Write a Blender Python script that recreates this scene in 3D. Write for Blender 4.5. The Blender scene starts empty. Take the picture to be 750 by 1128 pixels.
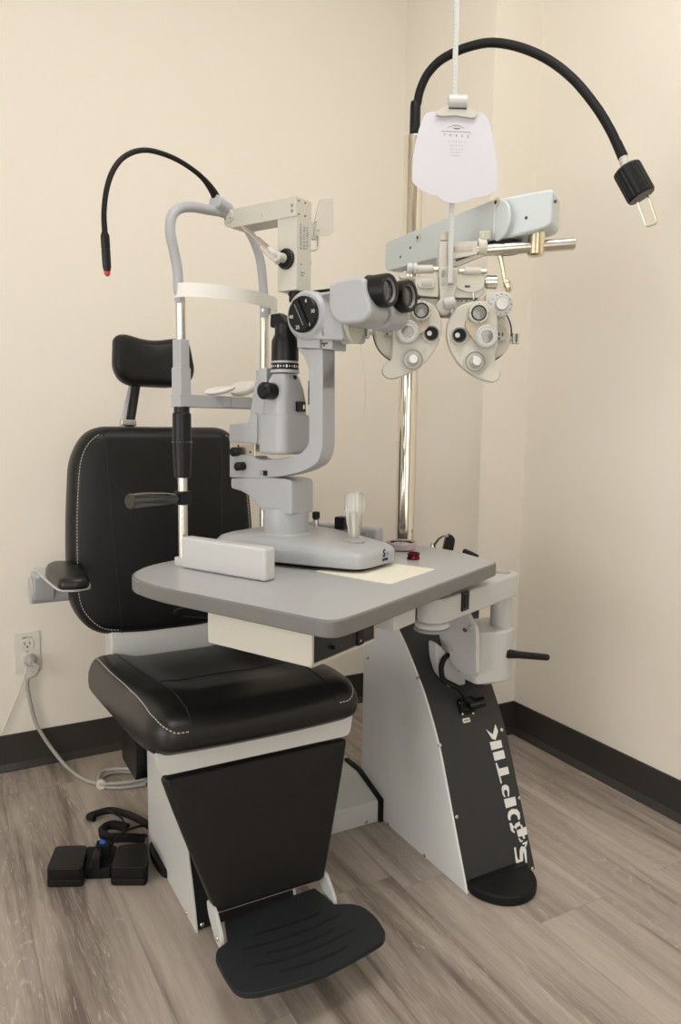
import bpy, bmesh, math, random
from mathutils import Vector, Matrix

random.seed(7)
V = Vector
R = math.radians
COL = bpy.context.scene.collection
SC = bpy.context.scene

# ------------------------------------------------------------------ camera
FPX = 825.987                       # focal length in pixels of the 750 x 1128 frame
YAW, PITCH, ROLL = 0.50876843, 0.11923746, -0.0132486
CAM = V((-1.62667773, -1.75462716, 0.9838967))
_f = V((math.sin(YAW) * math.cos(PITCH), math.cos(YAW) * math.cos(PITCH), -math.sin(PITCH)))
_r = V((math.cos(YAW), -math.sin(YAW), 0))
_d = _f.cross(_r)
CR = _r * math.cos(ROLL) + _d * math.sin(ROLL)
CD = -_r * math.sin(ROLL) + _d * math.cos(ROLL)
CF = _f


def ray(u, v):
    return CR * ((u - 375) / FPX) + CD * ((v - 564) / FPX) + CF


def hitp(u, v, p0, n):
    d = ray(u, v)
    return CAM + d * ((V(p0) - CAM).dot(n) / d.dot(n))


def hx(u, v, x): return hitp(u, v, (x, 0, 0), V((1, 0, 0)))
def hy(u, v, y): return hitp(u, v, (0, y, 0), V((0, 1, 0)))
def hz(u, v, z): return hitp(u, v, (0, 0, z), V((0, 0, 1)))


class Frame:
    def __init__(s, o, ang, tilt=None):
        s.o = V(o)
        s.ax = [V((math.cos(ang), math.sin(ang), 0)), V((-math.sin(ang), math.cos(ang), 0)), V((0, 0, 1))]

    def pt(s, a, b, c):
        return s.o + s.ax[0] * a + s.ax[1] * b + s.ax[2] * c

    def loc(s, p):
        d = V(p) - s.o
        return V((d.dot(s.ax[0]), d.dot(s.ax[1]), d.dot(s.ax[2])))

    def on(s, k, val, u, v):
        return s.loc(hitp(u, v, s.o + s.ax[k] * val, s.ax[k]))

    def poly(s, k, val, pts):
        o = [i for i in (0, 1, 2) if i != k]
        r = []
        for (u, v) in pts:
            q = s.on(k, val, u, v)
            r.append((q[o[0]], q[o[1]]))
        return r


W = Frame((0, 0, 0), 0)                                  # the room
T = Frame((-1.076, -0.275, 0.70), R(26))                 # tabletop: x along its front edge, y towards the patient

# ------------------------------------------------------------------ materials
MATS = {}


def mat(name, col, rough=0.5, metal=0.0, spec=0.5, bump=0.0, bscale=200.0, vary=0.0, coat=0.0, trans=0.0, alpha=1.0, emit=None, ior=1.45):
    m = bpy.data.materials.new(name)
    m.use_nodes = True
    nt = m.node_tree
    b = nt.nodes['Principled BSDF']
    b.inputs['Base Color'].default_value = (*col, 1)
    b.inputs['Roughness'].default_value = rough
    b.inputs['Metallic'].default_value = metal
    b.inputs['Specular IOR Level'].default_value = spec
    b.inputs['Coat Weight'].default_value = coat
    b.inputs['Transmission Weight'].default_value = trans
    b.inputs['Alpha'].default_value = alpha
    b.inputs['IOR'].default_value = ior
    if emit:
        b.inputs['Emission Color'].default_value = (*emit[:3], 1)
        b.inputs['Emission Strength'].default_value = emit[3]
    tc = nt.nodes.new('ShaderNodeTexCoord')
    nz = nt.nodes.new('ShaderNodeTexNoise')
    nz.inputs['Scale'].default_value = bscale
    nz.inputs['Detail'].default_value = 4
    nt.links.new(tc.outputs['Object'], nz.inputs['Vector'])
    if vary > 0:
        mx = nt.nodes.new('ShaderNodeMix')
        mx.data_type = 'RGBA'
        mx.inputs[6].default_value = (*[c * (1 - vary) for c in col], 1)
        mx.inputs[7].default_value = (*[min(1, c * (1 + vary)) for c in col], 1)
        n2 = nt.nodes.new('ShaderNodeTexNoise')
        n2.inputs['Scale'].default_value = 9
        nt.links.new(tc.outputs['Object'], n2.inputs['Vector'])
        nt.links.new(n2.outputs['Fac'], mx.inputs[0])
        nt.links.new(mx.outputs[2], b.inputs['Base Color'])
    if bump > 0:
        bp = nt.nodes.new('ShaderNodeBump')
        bp.inputs['Strength'].default_value = bump
        bp.inputs['Distance'].default_value = 0.001
        nt.links.new(nz.outputs['Fac'], bp.inputs['Height'])
        nt.links.new(bp.outputs['Normal'], b.inputs['Normal'])
    MATS[name] = m
    return m


LEATHER = mat('black_leather', (0.008, 0.0079, 0.0079), 0.42, bump=0.25, bscale=420, spec=0.35)
LEATHERS = mat('smooth_leather', (0.008, 0.0078, 0.0078), 0.36, bump=0.15, bscale=300, spec=0.5)
THREAD = mat('pale_thread', (0.55, 0.53, 0.48), 0.8)
SEAM = mat('dark_seam', (0.006, 0.006, 0.006), 0.6)
GREYW = mat('grey_white_plastic', (0.42, 0.433, 0.452), 0.34, vary=0.01)
GREYD = mat('mid_grey_plastic', (0.30, 0.31, 0.33), 0.4)
WARMW = mat('warm_white_enamel', (0.57, 0.55, 0.485), 0.36)
WARMD = mat('warm_grey_enamel', (0.50, 0.47, 0.40), 0.4)
WHITE = mat('white_plastic', (0.555, 0.56, 0.555), 0.35)
CHAIRW = mat('chair_white_enamel', (0.60, 0.605, 0.59), 0.4, vary=0.015)
SILVER = mat('silver_painted_steel', (0.80, 0.815, 0.81), 0.38, metal=0.0, bump=0.05, bscale=700)
PANEL = mat('charcoal_panel', (0.030, 0.031, 0.033), 0.55, bump=0.1, bscale=800)
BLACKP = mat('black_plastic', (0.006, 0.006, 0.0065), 0.36, spec=0.35)
BLACKM = mat('matt_black_rubber', (0.007, 0.007, 0.0075), 0.55, spec=0.3)
DARKP = mat('dark_footplate', (0.015, 0.018, 0.021), 0.55, bump=0.15, bscale=900, spec=0.4)
CHROME = mat('polished_chrome', (0.78, 0.74, 0.66), 0.10, metal=1)
STEEL = mat('satin_steel', (0.68, 0.66, 0.60), 0.25, metal=1)
SMOKY = mat('smoky_black_plastic', (0.012, 0.0125, 0.012), 0.18, coat=1.0)
ALUM = mat('satin_aluminium', (0.60, 0.60, 0.58), 0.42, metal=0.6)
BRASS = mat('pale_nickel', (0.76, 0.68, 0.50), 0.18, metal=1)
TABLETOP = mat('grey_laminate', (0.41, 0.418, 0.428), 0.36, vary=0.02, bump=0.04, bscale=600)
TEDGE = mat('grey_table_edging', (0.165, 0.163, 0.156), 0.4)
PALEBLUE = mat('pale_blue_enamel', (0.58, 0.63, 0.64), 0.36)
PAPER = mat('cream_paper', (0.80, 0.77, 0.66), 0.8)
CARD = mat('lavender_white_card', (0.615, 0.61, 0.665), 0.6)
INK = mat('grey_ink', (0.10, 0.10, 0.14), 0.7)
NAVY = mat('navy_ink', (0.01, 0.015, 0.06), 0.6)
INKW = mat('white_lettering', (0.78, 0.78, 0.76), 0.6)
INKD = mat('dark_print', (0.06, 0.06, 0.06), 0.7)
RED = mat('red_plastic', (0.62, 0.03, 0.02), 0.35)
REDM = mat('red_anodised_metal', (0.13, 0.004, 0.008), 0.22, metal=0.6)
PINK = mat('mauve_clear_plastic', (0.74, 0.58, 0.61), 0.12, trans=0.3)
GLASS = mat('dark_lens_glass', (0.02, 0.022, 0.025), 0.05, coat=1.0)
LENSG = mat('grey_lens_glass', (0.22, 0.21, 0.19), 0.08, coat=0.8)
ACRYL = mat('clear_acrylic', (0.93, 0.93, 0.90), 0.06, trans=0.72, ior=1.49)
CLEARW = mat('clear_shield_acrylic', (0.86, 0.85, 0.80), 0.12, trans=0.55, ior=1.2)
CORDG = mat('grey_cord_vinyl', (0.42, 0.40, 0.37), 0.5)
CORDW = mat('white_cord_vinyl', (0.70, 0.67, 0.60), 0.5)
BLUE = mat('blue_button', (0.02, 0.12, 0.75), 0.4)
TAN = mat('tan_enamel', (0.50, 0.44, 0.33), 0.4)
BANDW = mat('white_nylon_band', (0.80, 0.78, 0.74), 0.45)
OUTW = mat('outlet_white_plastic', (0.72, 0.69, 0.63), 0.4)


def wall_material():
    m = mat('cream_wall_paint', (0.825, 0.772, 0.683), 0.7, bump=0.12, bscale=160, spec=0.25)
    return m


WALL = wall_material()
CEIL = mat('white_ceiling_tile', (0.84, 0.82, 0.77), 0.9, bump=0.2, bscale=90)
COVE = mat('charcoal_vinyl_base', (0.034, 0.031, 0.0285), 0.42, vary=0.04)


def floor_material():
    m = bpy.data.materials.new('grey_oak_vinyl_plank')
    m.use_nodes = True
    nt = m.node_tree
    N, L = nt.nodes, nt.links
    b = N['Principled BSDF']
    tc = N.new('ShaderNodeTexCoord')
    sep = N.new('ShaderNodeSeparateXYZ')
    L.new(tc.outputs['Object'], sep.inputs[0])

    def math_(op, a, bb=None, c=None):
        n = N.new('ShaderNodeMath')
        n.operation = op
        for i, q in enumerate((a, bb, c)):
            if q is None: continue
            if isinstance(q, (int, float)): n.inputs[i].default_value = q
            else: L.new(q, n.inputs[i])
        return n.outputs[0]
    PW, PL = 0.178, 1.22
    xs = math_('DIVIDE', math_('ADD', sep.outputs[0], 10.03), PW)
    ix = math_('FLOOR', xs)
    wn = N.new('ShaderNodeTexWhiteNoise'); wn.noise_dimensions = '1D'
    L.new(ix, wn.inputs['W'])
    ys = math_('ADD', math_('DIVIDE', math_('ADD', sep.outputs[1], 10.0), PL), wn.outputs['Value'])
    iy = math_('FLOOR', ys)
    wn2 = N.new('ShaderNodeTexWhiteNoise'); wn2.noise_dimensions = '2D'
    cb = N.new('ShaderNodeCombineXYZ')
    L.new(ix, cb.inputs[0]); L.new(iy, cb.inputs[1])
    L.new(cb.outputs[0], wn2.inputs['Vector'])
    # grain coordinates, shifted per plank
    off = N.new('ShaderNodeVectorMath'); off.operation = 'SCALE'
    L.new(wn2.outputs['Color'], off.inputs[0]); off.inputs['Scale'].default_value = 17.0
    add = N.new('ShaderNodeVectorMath'); add.operation = 'ADD'
    L.new(tc.outputs['Object'], add.inputs[0]); L.new(off.outputs[0], add.inputs[1])

    def noise(sx, sy, detail, rough, dist=0.0, scale=1.0):
        mp = N.new('ShaderNodeMapping')
        mp.inputs['Scale'].default_value = (sx, sy, 1)
        L.new(add.outputs[0], mp.inputs['Vector'])
        n = N.new('ShaderNodeTexNoise')
        n.inputs['Scale'].default_value = scale
        n.inputs['Detail'].default_value = detail
        n.inputs['Roughness'].default_value = rough
        n.inputs['Distortion'].default_value = dist
        L.new(mp.outputs[0], n.inputs['Vector'])
        return n.outputs['Fac']
    broad = noise(11, 0.9, 4, 0.6, 1.1)          # wide light / dark figure
    cath = noise(6, 0.75, 2, 0.5, 0.9)            # cathedral rings
    fine = noise(300, 16, 3, 0.7)                 # pores
    med = noise(60, 3.0, 4, 0.65, 0.3)
    ramp = N.new('ShaderNodeValToRGB')
    el = ramp.color_ramp.elements
    el[0].position = 0.34; el[0].color = (0.155, 0.122, 0.103, 1)
    el[1].position = 0.66; el[1].color = (0.485, 0.42, 0.365, 1)
    e = el.new(0.49); e.color = (0.345, 0.292, 0.252, 1)
    mixv = math_('ADD', math_('MULTIPLY', broad, 0.72), math_('MULTIPLY', med, 0.30))
    mixv = math_('ADD', mixv, math_('MULTIPLY', math_('SUBTRACT', wn2.outputs['Value'], 0.5), 0.10))
    L.new(mixv, ramp.inputs[0])
    # thin pale growth rings
    fr = math_('FRACT', math_('MULTIPLY', cath, 36))
    ring = math_('GREATER_THAN', fr, 0.83)
    pore = math_('GREATER_THAN', fine, 0.52)
    pal = math_('MULTIPLY', math_('MULTIPLY', ring, pore), math_('GREATER_THAN', noise(5, 1.0, 3, 0.6), 0.47))
    streak = math_('MULTIPLY', math_('GREATER_THAN', noise(330, 12, 2, 0.6), 0.62), 0.22)
    palv = math_('MINIMUM', math_('ADD', math_('MULTIPLY', pal, 0.36), streak), 0.62)
    m1 = N.new('ShaderNodeMix'); m1.data_type = 'RGBA'
    L.new(palv, m1.inputs[0]); L.new(ramp.outputs[0], m1.inputs[6])
    m1.inputs[7].default_value = (0.64, 0.575, 0.51, 1)
    # seams
    fx = math_('FRACT', xs); fy = math_('FRACT', ys)
    sx = math_('LESS_THAN', math_('ABSOLUTE', math_('SUBTRACT', fx, 0.5)), 0.4955)
    sy = math_('LESS_THAN', math_('ABSOLUTE', math_('SUBTRACT', fy, 0.5)), 0.4993)
    seam = math_('MULTIPLY', sx, sy)
    m2 = N.new('ShaderNodeMix'); m2.data_type = 'RGBA'
    L.new(math_('ADD', math_('MULTIPLY', seam, 0.28), 0.72), m2.inputs[0])
    m2.inputs[6].default_value = (0.09, 0.07, 0.055, 1)
    L.new(m1.outputs[2], m2.inputs[7])
    L.new(m2.outputs[2], b.inputs['Base Color'])
    b.inputs['Roughness'].default_value = 0.47
    b.inputs['Specular IOR Level'].default_value = 0.4
    bp = N.new('ShaderNodeBump'); bp.inputs['Strength'].default_value = 0.12; bp.inputs['Distance'].default_value = 0.001
    L.new(med, bp.inputs['Height']); L.new(bp.outputs[0], b.inputs['Normal'])
    return m


FLOORM = floor_material()


# ------------------------------------------------------------------ mesh builder
def rrect(w, h, r, n=5, cx=0, cy=0):
    pts = []
    for (sx, sy, a0) in ((1, 1, 0), (-1, 1, 90), (-1, -1, 180), (1, -1, 270)):
        for i in range(n + 1):
            a = R(a0 + 90 * i / n)
            pts.append((cx + sx * (w / 2 - r) + r * math.cos(a), cy + sy * (h / 2 - r) + r * math.sin(a)))
    return pts


def rpoly(poly, r, n=4):
    """round the corners of a polygon (r: number or list)"""
    out = []
    N = len(poly)
    for i in range(N):
        p0, p1, p2 = V(poly[i - 1]), V(poly[i]), V(poly[(i + 1) % N])
        rr = r[i] if isinstance(r, (list, tuple)) else r
        if rr <= 0:
            out.append(tuple(p1)); continue
        d0, d1 = (p0 - p1), (p2 - p1)
        t = min(rr, d0.length * .48, d1.length * .48)
        a, b = p1 + d0.normalized() * t, p1 + d1.normalized() * t
        for k in range(n + 1):
            s = k / n
            q = a * (1 - s) ** 2 + p1 * 2 * s * (1 - s) + b * s * s
            out.append(tuple(q))
    return out


def circ(r, n=32, cx=0, cy=0, ry=None):
    ry = r if ry is None else ry
    return [(cx + r * math.cos(2 * math.pi * i / n), cy + ry * math.sin(2 * math.pi * i / n)) for i in range(n)]


def spline(pts, n=8, closed=False):
    P = [V(p) for p in pts]
    out = []
    m = len(P)
    rng = range(m) if closed else range(m - 1)
    for i in rng:
        if closed:
            a, b, c, d = P[i - 1], P[i], P[(i + 1) % m], P[(i + 2) % m]
        else:
            a = P[i - 1] if i > 0 else P[0] * 2 - P[1]
            b, c = P[i], P[i + 1]
            d = P[i + 2] if i + 2 < m else P[-1] * 2 - P[-2]
        for k in range(n):
            t = k / n
            out.append(0.5 * ((2 * b) + (c - a) * t + (2 * a - 5 * b + 4 * c - d) * t * t + (3 * b - a - 3 * c + d) * t ** 3))
    if not closed: out.append(P[-1])
    return out


def axis_matrix(o, z, x=None):
    z = V(z).normalized()
    if x is None:
        x = V((0, 0, 1)) if abs(z.z) < 0.9 else V((1, 0, 0))
    x = V(x)
    x = (x - z * x.dot(z)).normalized()
    y = z.cross(x)
    M = Matrix((x, y, z)).transposed().to_4x4()
    M.translation = V(o)
    return M


class MB:
    """collects solids, all in room coordinates, into ONE mesh"""
    def __init__(s):
        s.bm = bmesh.new()
        s.mats = []

    def _mi(s, m):
        if m not in s.mats: s.mats.append(m)
        return s.mats.index(m)

    def _add(s, bm, m, M=None, bevel=0, segs=2, ang=30, recalc=True):
        if recalc: bmesh.ops.recalc_face_normals(bm, faces=bm.faces[:])
        if bevel > 0:
            es = [e for e in bm.edges if len(e.link_faces) == 2 and e.calc_face_angle(0) > R(ang)]
            if es: bmesh.ops.bevel(bm, geom=es, offset=bevel, segments=segs, profile=0.5, affect='EDGES', clamp_overlap=True)
        if M is not None: bm.transform(M)
        mi = s._mi(m)
        vm = {}
        for v in bm.verts: vm[v] = s.bm.verts.new(v.co)
        for f in bm.faces:
            try:
                nf = s.bm.faces.new([vm[v] for v in f.verts])
                nf.material_index = mi
                nf.smooth = True
            except ValueError:
                pass
        bm.free()
        return s

    def rings(s, rings, m, M=None, cap=True, bevel=0, segs=2, closed=False):
        bm = bmesh.new()
        rs = [[bm.verts.new(V(p)) for p in ring] for ring in rings]
        n = len(rs[0])
        L = len(rs)
        for i in range(L if closed else L - 1):
            a, b = rs[i], rs[(i + 1) % L]
            for j in range(n):
                bm.faces.new((a[j], a[(j + 1) % n], b[(j + 1) % n], b[j]))
        if cap and not closed:
            bm.faces.new(rs[0][::-1]); bm.faces.new(rs[-1])
        return s._add(bm, m, M, bevel, segs)

    def box(s, fr, lo, hi, m, bevel=0.002, segs=2):
        """axis-aligned in frame fr"""
        c = [(lo[i] + hi[i]) / 2 for i in range(3)]
        d = [abs(hi[i] - lo[i]) / 2 for i in range(3)]
        bm = bmesh.new()
        bmesh.ops.create_cube(bm, size=2)
        for v in bm.verts: v.co = V((v.co.x * d[0], v.co.y * d[1], v.co.z * d[2]))
        M = Matrix((fr.ax[0], fr.ax[1], fr.ax[2])).transposed().to_4x4()
        M.translation = fr.pt(*c)
        return s._add(bm, m, M, min(bevel, min(d) * .95), segs)

    def prism(s, fr, k, poly, lo, hi, m, bevel=0.0, segs=2, ang=30):
        """polygon in the two other axes of fr, extruded along axis k from lo to hi"""
        o = [i for i in (0, 1, 2) if i != k]
        bm = bmesh.new()
        rs = []
        for val in (lo, hi):
            ring = []
            for (p, q) in poly:
                c = [0, 0, 0]
                c[k] = val; c[o[0]] = p; c[o[1]] = q
                ring.append(bm.verts.new(fr.pt(*c)))
            rs.append(ring)
        n = len(poly)
        for j in range(n): bm.faces.new((rs[0][j], rs[0][(j + 1) % n], rs[1][(j + 1) % n], rs[1][j]))
        bm.faces.new(rs[0][::-1]); bm.faces.new(rs[1])
        return s._add(bm, m, None, bevel, segs, ang)

    def lathe(s, o, z, prof, m, n=32, M=None, capped=True):
        """profile (radius, height) turned about axis z at o"""
        if M is None: M = axis_matrix(o, z)
        rings = [[(max(r, 1e-5) * math.cos(2 * math.pi * i / n), max(r, 1e-5) * math.sin(2 * math.pi * i / n), h) for i in range(n)] for (r, h) in prof]
        return s.rings(rings, m, M, cap=capped)

    def cyl(s, p, q, r, m, n=24, bevel=0.0015, r2=None):
        p, q = V(p), V(q)
        L = (q - p).length
        r2 = r if r2 is None else r2
        b = min(bevel, r * .4, r2 * .4, L * .4)
        return s.lathe(p, q - p, [(r - b, 0), (r, b), (r2, L - b), (r2 - b, L)], m, n)

    def tube(s, pts, r, m, n=12, sm=0, flat=None):
        P = [V(p) for p in pts]
        if sm: P = spline(P, sm)
        L = len(P)
        rad = r if isinstance(r, (list, tuple)) else None
        # parallel-transported frames
        t0 = (P[1] - P[0]).normalized()
        up = V((0, 0, 1)) if abs(t0.z) < 0.9 else V((1, 0, 0))
        x = (up - t0 * up.dot(t0)).normalized()
        rings = []
        for i in range(L):
            t = ((P[min(i + 1, L - 1)] - P[max(i - 1, 0)])).normalized()
            x = (x - t * x.dot(t)).normalized()
            y = t.cross(x)
            if rad:
                fpos = i / (L - 1) * (len(rad) - 1)
                k = min(int(fpos), len(rad) - 2)
                rr = rad[k] + (rad[k + 1] - rad[k]) * (fpos - k)
            else: rr = r
            rings.append([P[i] + x * rr * math.cos(2 * math.pi * j / n) + y * rr * math.sin(2 * math.pi * j / n) * (flat or 1) for j in range(n)])
        return s.rings(rings, m)

    def strip(s, pts, up, h, th, m, sm=0):
        """a ribbon standing on edge: path pts, height h along up, thickness th"""
        P = [V(p) for p in pts]
        if sm: P = spline(P, sm)
        up = V(up)
        rings = []
        for i in range(len(P)):
            t = (P[min(i + 1, len(P) - 1)] - P[max(i - 1, 0)]).normalized()
            nn = t.cross(up).normalized() * th / 2
            rings.append([P[i] - nn, P[i] + nn, P[i] + nn + up * h, P[i] - nn + up * h])
        return s.rings(rings, m)

    def pad(s, outline, M, prof, m, puff=0.0, rings_in=4):
        """cushion: outline polygon (local xy) given thickness along local z. prof: (inset, z) from back to front; puff domes the front"""
        n = len(outline)
        P = [V((p[0], p[1])) for p in outline]
        area = sum(P[i].x * P[(i + 1) % n].y - P[(i + 1) % n].x * P[i].y for i in range(n))
        sg = 1 if area > 0 else -1
        nr = []
        for i in range(n):
            e = (P[(i + 1) % n] - P[i - 1]).normalized()
            nr.append(V((-e.y, e.x)) * sg)
        cen = sum(P, V((0, 0))) / n
        rings = []
        for (ins, z) in prof:
            rings.append([(P[i].x + nr[i].x * ins, P[i].y + nr[i].y * ins, z) for i in range(n)])
        last = [V((q[0], q[1])) for q in rings[-1]]
        z0 = prof[-1][1]
        for k in range(1, rings_in + 1):
            f = 1 - k / (rings_in + 0.6)
            rings.append([(cen.x + (q.x - cen.x) * f, cen.y + (q.y - cen.y) * f, z0 + puff * (1 - f * f)) for q in last])
        return s.rings(rings, m, M)

    def rbox(s, fr, lo, hi, r, m, n=(10, 10, 6), deform=None):
        """soft box with edge radius r (number or 3), optional deform(local point in -1..1, point)"""
        r = (r, r, r) if isinstance(r, (int, float)) else r
        c = V([(lo[i] + hi[i]) / 2 for i in range(3)])
        h = V([abs(hi[i] - lo[i]) / 2 for i in range(3)])
        bm = bmesh.new()
        vd = {}
        def samp(N):
            return [-1 + 2 * i / N for i in range(N + 1)]
        S = [samp(n[i]) for i in range(3)]
        # denser near the edges
        S = [[math.copysign(abs(q) ** 0.6, q) for q in ss] for ss in S]
        def vert(p):
            key = tuple(round(q, 6) for q in p)
            if key not in vd: vd[key] = bm.verts.new(p)
            return vd[key]
        for ax in range(3):
            o = [i for i in range(3) if i != ax]
            for sd in (-1, 1):
                for i in range(n[o[0]]):
                    for j in range(n[o[1]]):
                        q = []
                        for (di, dj) in ((0, 0), (1, 0), (1, 1), (0, 1)):
                            p = [0, 0, 0]
                            p[ax] = sd; p[o[0]] = S[o[0]][i + di]; p[o[1]] = S[o[1]][j + dj]
                            q.append(vert(p))
                        bm.faces.new(q)
        for v in bm.verts:
            uq = V(v.co)
            p = V([uq[i] * h[i] for i in range(3)])
            inn = [h[i] - r[i] for i in range(3)]
            q = V([max(-inn[i], min(inn[i], p[i])) for i in range(3)])
            d = V([(p[i] - q[i]) / r[i] for i in range(3)])
            if d.length > 1e-6:
                d.normalize()
                p = q + V([d[i] * r[i] for i in range(3)])
            if deform: p = deform(uq, p, h)
            v.co = fr.pt(*(c + p))
        return s._add(bm, m)

    def sphere(s, c, r, m, M=None, seg=20):
        bm = bmesh.new()
        bmesh.ops.create_uvsphere(bm, u_segments=seg, v_segments=seg // 2, radius=1)
        r = (r, r, r) if isinstance(r, (int, float)) else r
        for v in bm.verts: v.co = V((v.co.x * r[0], v.co.y * r[1], v.co.z * r[2]))
        if M is None: M = Matrix.Translation(V(c))
        return s._add(bm, m, M)

    def text(s, body, size, M, m, ext=0.0002, align='CENTER', bold=False, sx=1.0):
        cu = bpy.data.curves.new('lettering', 'FONT')
        cu.body = body; cu.size = size; cu.align_x = align; cu.align_y = 'CENTER'; cu.extrude = ext
        cu.resolution_u = 3
        if bold: cu.offset = size * 0.02
        ob = bpy.data.objects.new('lettering', cu)
        COL.objects.link(ob)
        bpy.context.view_layer.update()
        me = bpy.data.meshes.new_from_object(ob.evaluated_get(bpy.context.evaluated_depsgraph_get()))
        bpy.data.objects.remove(ob); bpy.data.curves.remove(cu)
        bm = bmesh.new(); bm.from_mesh(me)
        bpy.data.meshes.remove(me)
        for v in bm.verts: v.co.x *= sx
        return s._add(bm, m, M, recalc=False)

    def flat(s, pts, nrm, th, m):
        """thin flat shape through 3-D points, thickness th along nrm"""
        nrm = V(nrm).normalized()
        return s.rings([[V(p) for p in pts], [V(p) + nrm * th for p in pts]], m)

    def build(s, name, parent=None, origin=None, sharp=38):
        me = bpy.data.meshes.new(name)
        if parent is not None: base = ORG[parent.name]
        else: base = V(origin) if origin is not None else V((0, 0, 0))
        s.bm.transform(Matrix.Translation(-base))
        s.bm.to_mesh(me); s.bm.free()
        for m in s.mats: me.materials.append(m)
        me.set_sharp_from_angle(angle=R(sharp))
        ob = bpy.data.objects.new(name, me)
        COL.objects.link(ob)
        if parent is not None: ob.parent = parent
        else: ob.location = base
        ORG[ob.name] = base
        w = ob.modifiers.new('weighted normals', 'WEIGHTED_NORMAL')
        w.keep_sharp = True
        return ob


ORG = {}


def tag(o, label=None, cat=None, group=None, kind=None):
    if label: o['label'] = label
    if cat: o['category'] = cat
    if group: o['group'] = group
    if kind: o['kind'] = kind
    return o


def thing(name, loc, label, cat, group=None):
    o = bpy.data.objects.new(name, None)
    o.empty_display_size = 0.05
    COL.objects.link(o)
    o.location = loc
    ORG[o.name] = V(loc)
    return tag(o, label, cat, group)


def struct(name, mb, label=None, cat=None):
    return tag(mb.build(name), label, cat, kind='structure')
# ================================================================== THE ROOM
YL = 0.4528          # plane of the long wall behind the chair
XJ = -0.172          # side of the boxed-out corner
X0, Y0, ZC = -3.4, -3.7, 2.70


def slab(name, lo, hi, m):
    mb = MB(); mb.box(W, lo, hi, m, bevel=0)
    return struct(name, mb)


slab('floor', (X0 - .1, Y0 - .1, -0.06), (.1, YL + .1, 0), FLOORM)
slab('ceiling', (X0 - .1, Y0 - .1, ZC), (.1, YL + .1, ZC + .08), CEIL)
slab('wall_back', (X0 - .1, YL, 0), (XJ, YL + .1, ZC), WALL)
slab('wall_corner', (XJ, 0, 0), (0, YL + .1, ZC), WALL)
slab('wall_right', (0, Y0, 0), (.1, YL + .1, ZC), WALL)
slab('wall_left', (X0 - .1, Y0, 0), (X0, YL, ZC), WALL)
slab('wall_front', (X0 - .1, Y0 - .1, 0), (.1, Y0, ZC), WALL)

# cove base: profile (out from wall, height)
COVEP = [(0, 0), (0.019, 0), (0.019, 0.0030), (0.0065, 0.0185), (0.0045, 0.10), (0.003, 0.1016), (0, 0.1016)]


def cove(name, a, b, nrm):
    mb = MB(); nrm = V(nrm)
    mb.rings([[V(p) + nrm * o + V((0, 0, z)) for (o, z) in COVEP] for p in (a, b)], COVE)
    return tag(mb.build(name, sharp=15), kind='structure')


cove('baseboard_back', (X0, YL, 0), (XJ, YL, 0), (0, -1, 0))
cove('baseboard_corner_side', (XJ, YL, 0), (XJ, -0.0, 0), (-1, 0, 0))
cove('baseboard_corner', (XJ - .020, 0, 0), (0, 0, 0), (0, -1, 0))
cove('baseboard_right', (0, 0, 0), (0, Y0, 0), (-1, 0, 0))
cove('baseboard_left', (X0, Y0, 0), (X0, YL, 0), (1, 0, 0))
cove('baseboard_front', (0, Y0, 0), (X0, Y0, 0), (0, 1, 0))

# ceiling panels that light the room
EMIT = mat('light_diffuser', (0.9, 0.9, 0.9), 0.5, emit=(1.0, 0.985, 0.95, 8.6))
TRIMW = mat('light_frame_enamel', (0.8, 0.8, 0.8), 0.4)


def ceiling_light(x, y, w, d, lab):
    t = thing('ceiling_light', (x, y, ZC), lab, 'ceiling light')
    mb = MB()
    for (lo, hi) in (((x - w/2 - .03, y - d/2 - .03), (x - w/2, y + d/2 + .03)), ((x + w/2, y - d/2 - .03), (x + w/2 + .03, y + d/2 + .03)),
                     ((x - w/2, y - d/2 - .03), (x + w/2, y - d/2)), ((x - w/2, y + d/2), (x + w/2, y + d/2 + .03))):
        mb.box(W, (*lo, ZC - .03), (*hi, ZC), TRIMW, bevel=.002)
    mb.build('frame', t)
    mb = MB(); mb.box(W, (x - w/2, y - d/2, ZC - .02), (x + w/2, y + d/2, ZC - .001), EMIT, bevel=0)
    mb.build('diffuser', t)


LIGHTS = [(-1.02, -1.15, 1.20, 0.60)]
ceiling_light(*LIGHTS[0], 'rectangular ceiling light panel above the exam chair')
# two unseen glowing panels added as low fill light, left and front walls
FILLSIDE = mat('added_fill_glow', (0.85, 0.86, 0.88), 0.4, emit=(1.0, 0.985, 0.96, 3.45))


FILLREAR = mat('added_fill_glow_rear', (0.85, 0.86, 0.88), 0.4, emit=(1.0, 0.985, 0.96, 2.6))


def fill_panel(name, fr, w, z0, z1, pane):  # framed glowing panel, added out of view only to brighten the room
    """fr: x along the wall, y into the wall"""
    mb = MB()
    for (a0, a1, c0, c1) in ((-w/2 - .05, -w/2, z0 - .05, z1 + .05), (w/2, w/2 + .05, z0 - .05, z1 + .05), (-w/2, w/2, z0 - .05, z0), (-w/2, w/2, z1, z1 + .05), (-.02, .02, z0, z1)):
        mb.box(fr, (a0, -.03, c0), (a1, -.0005, c1), TRIMW, .003)
    fo_ = struct(name, mb)
    mb = MB(); mb.box(fr, (-w/2, -.012, z0), (w/2, -.0005, z1), pane, 0)
    g = mb.build('fill_pane', fo_)


fill_panel('fill_panel_1', Frame((X0, -1.25, 0), R(90)), 1.5, .2, 1.9, FILLSIDE)
fill_panel('fill_panel_2', Frame((-2.4, Y0, 0), R(180)), 1.6, .3, 2.1, FILLREAR)

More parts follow.
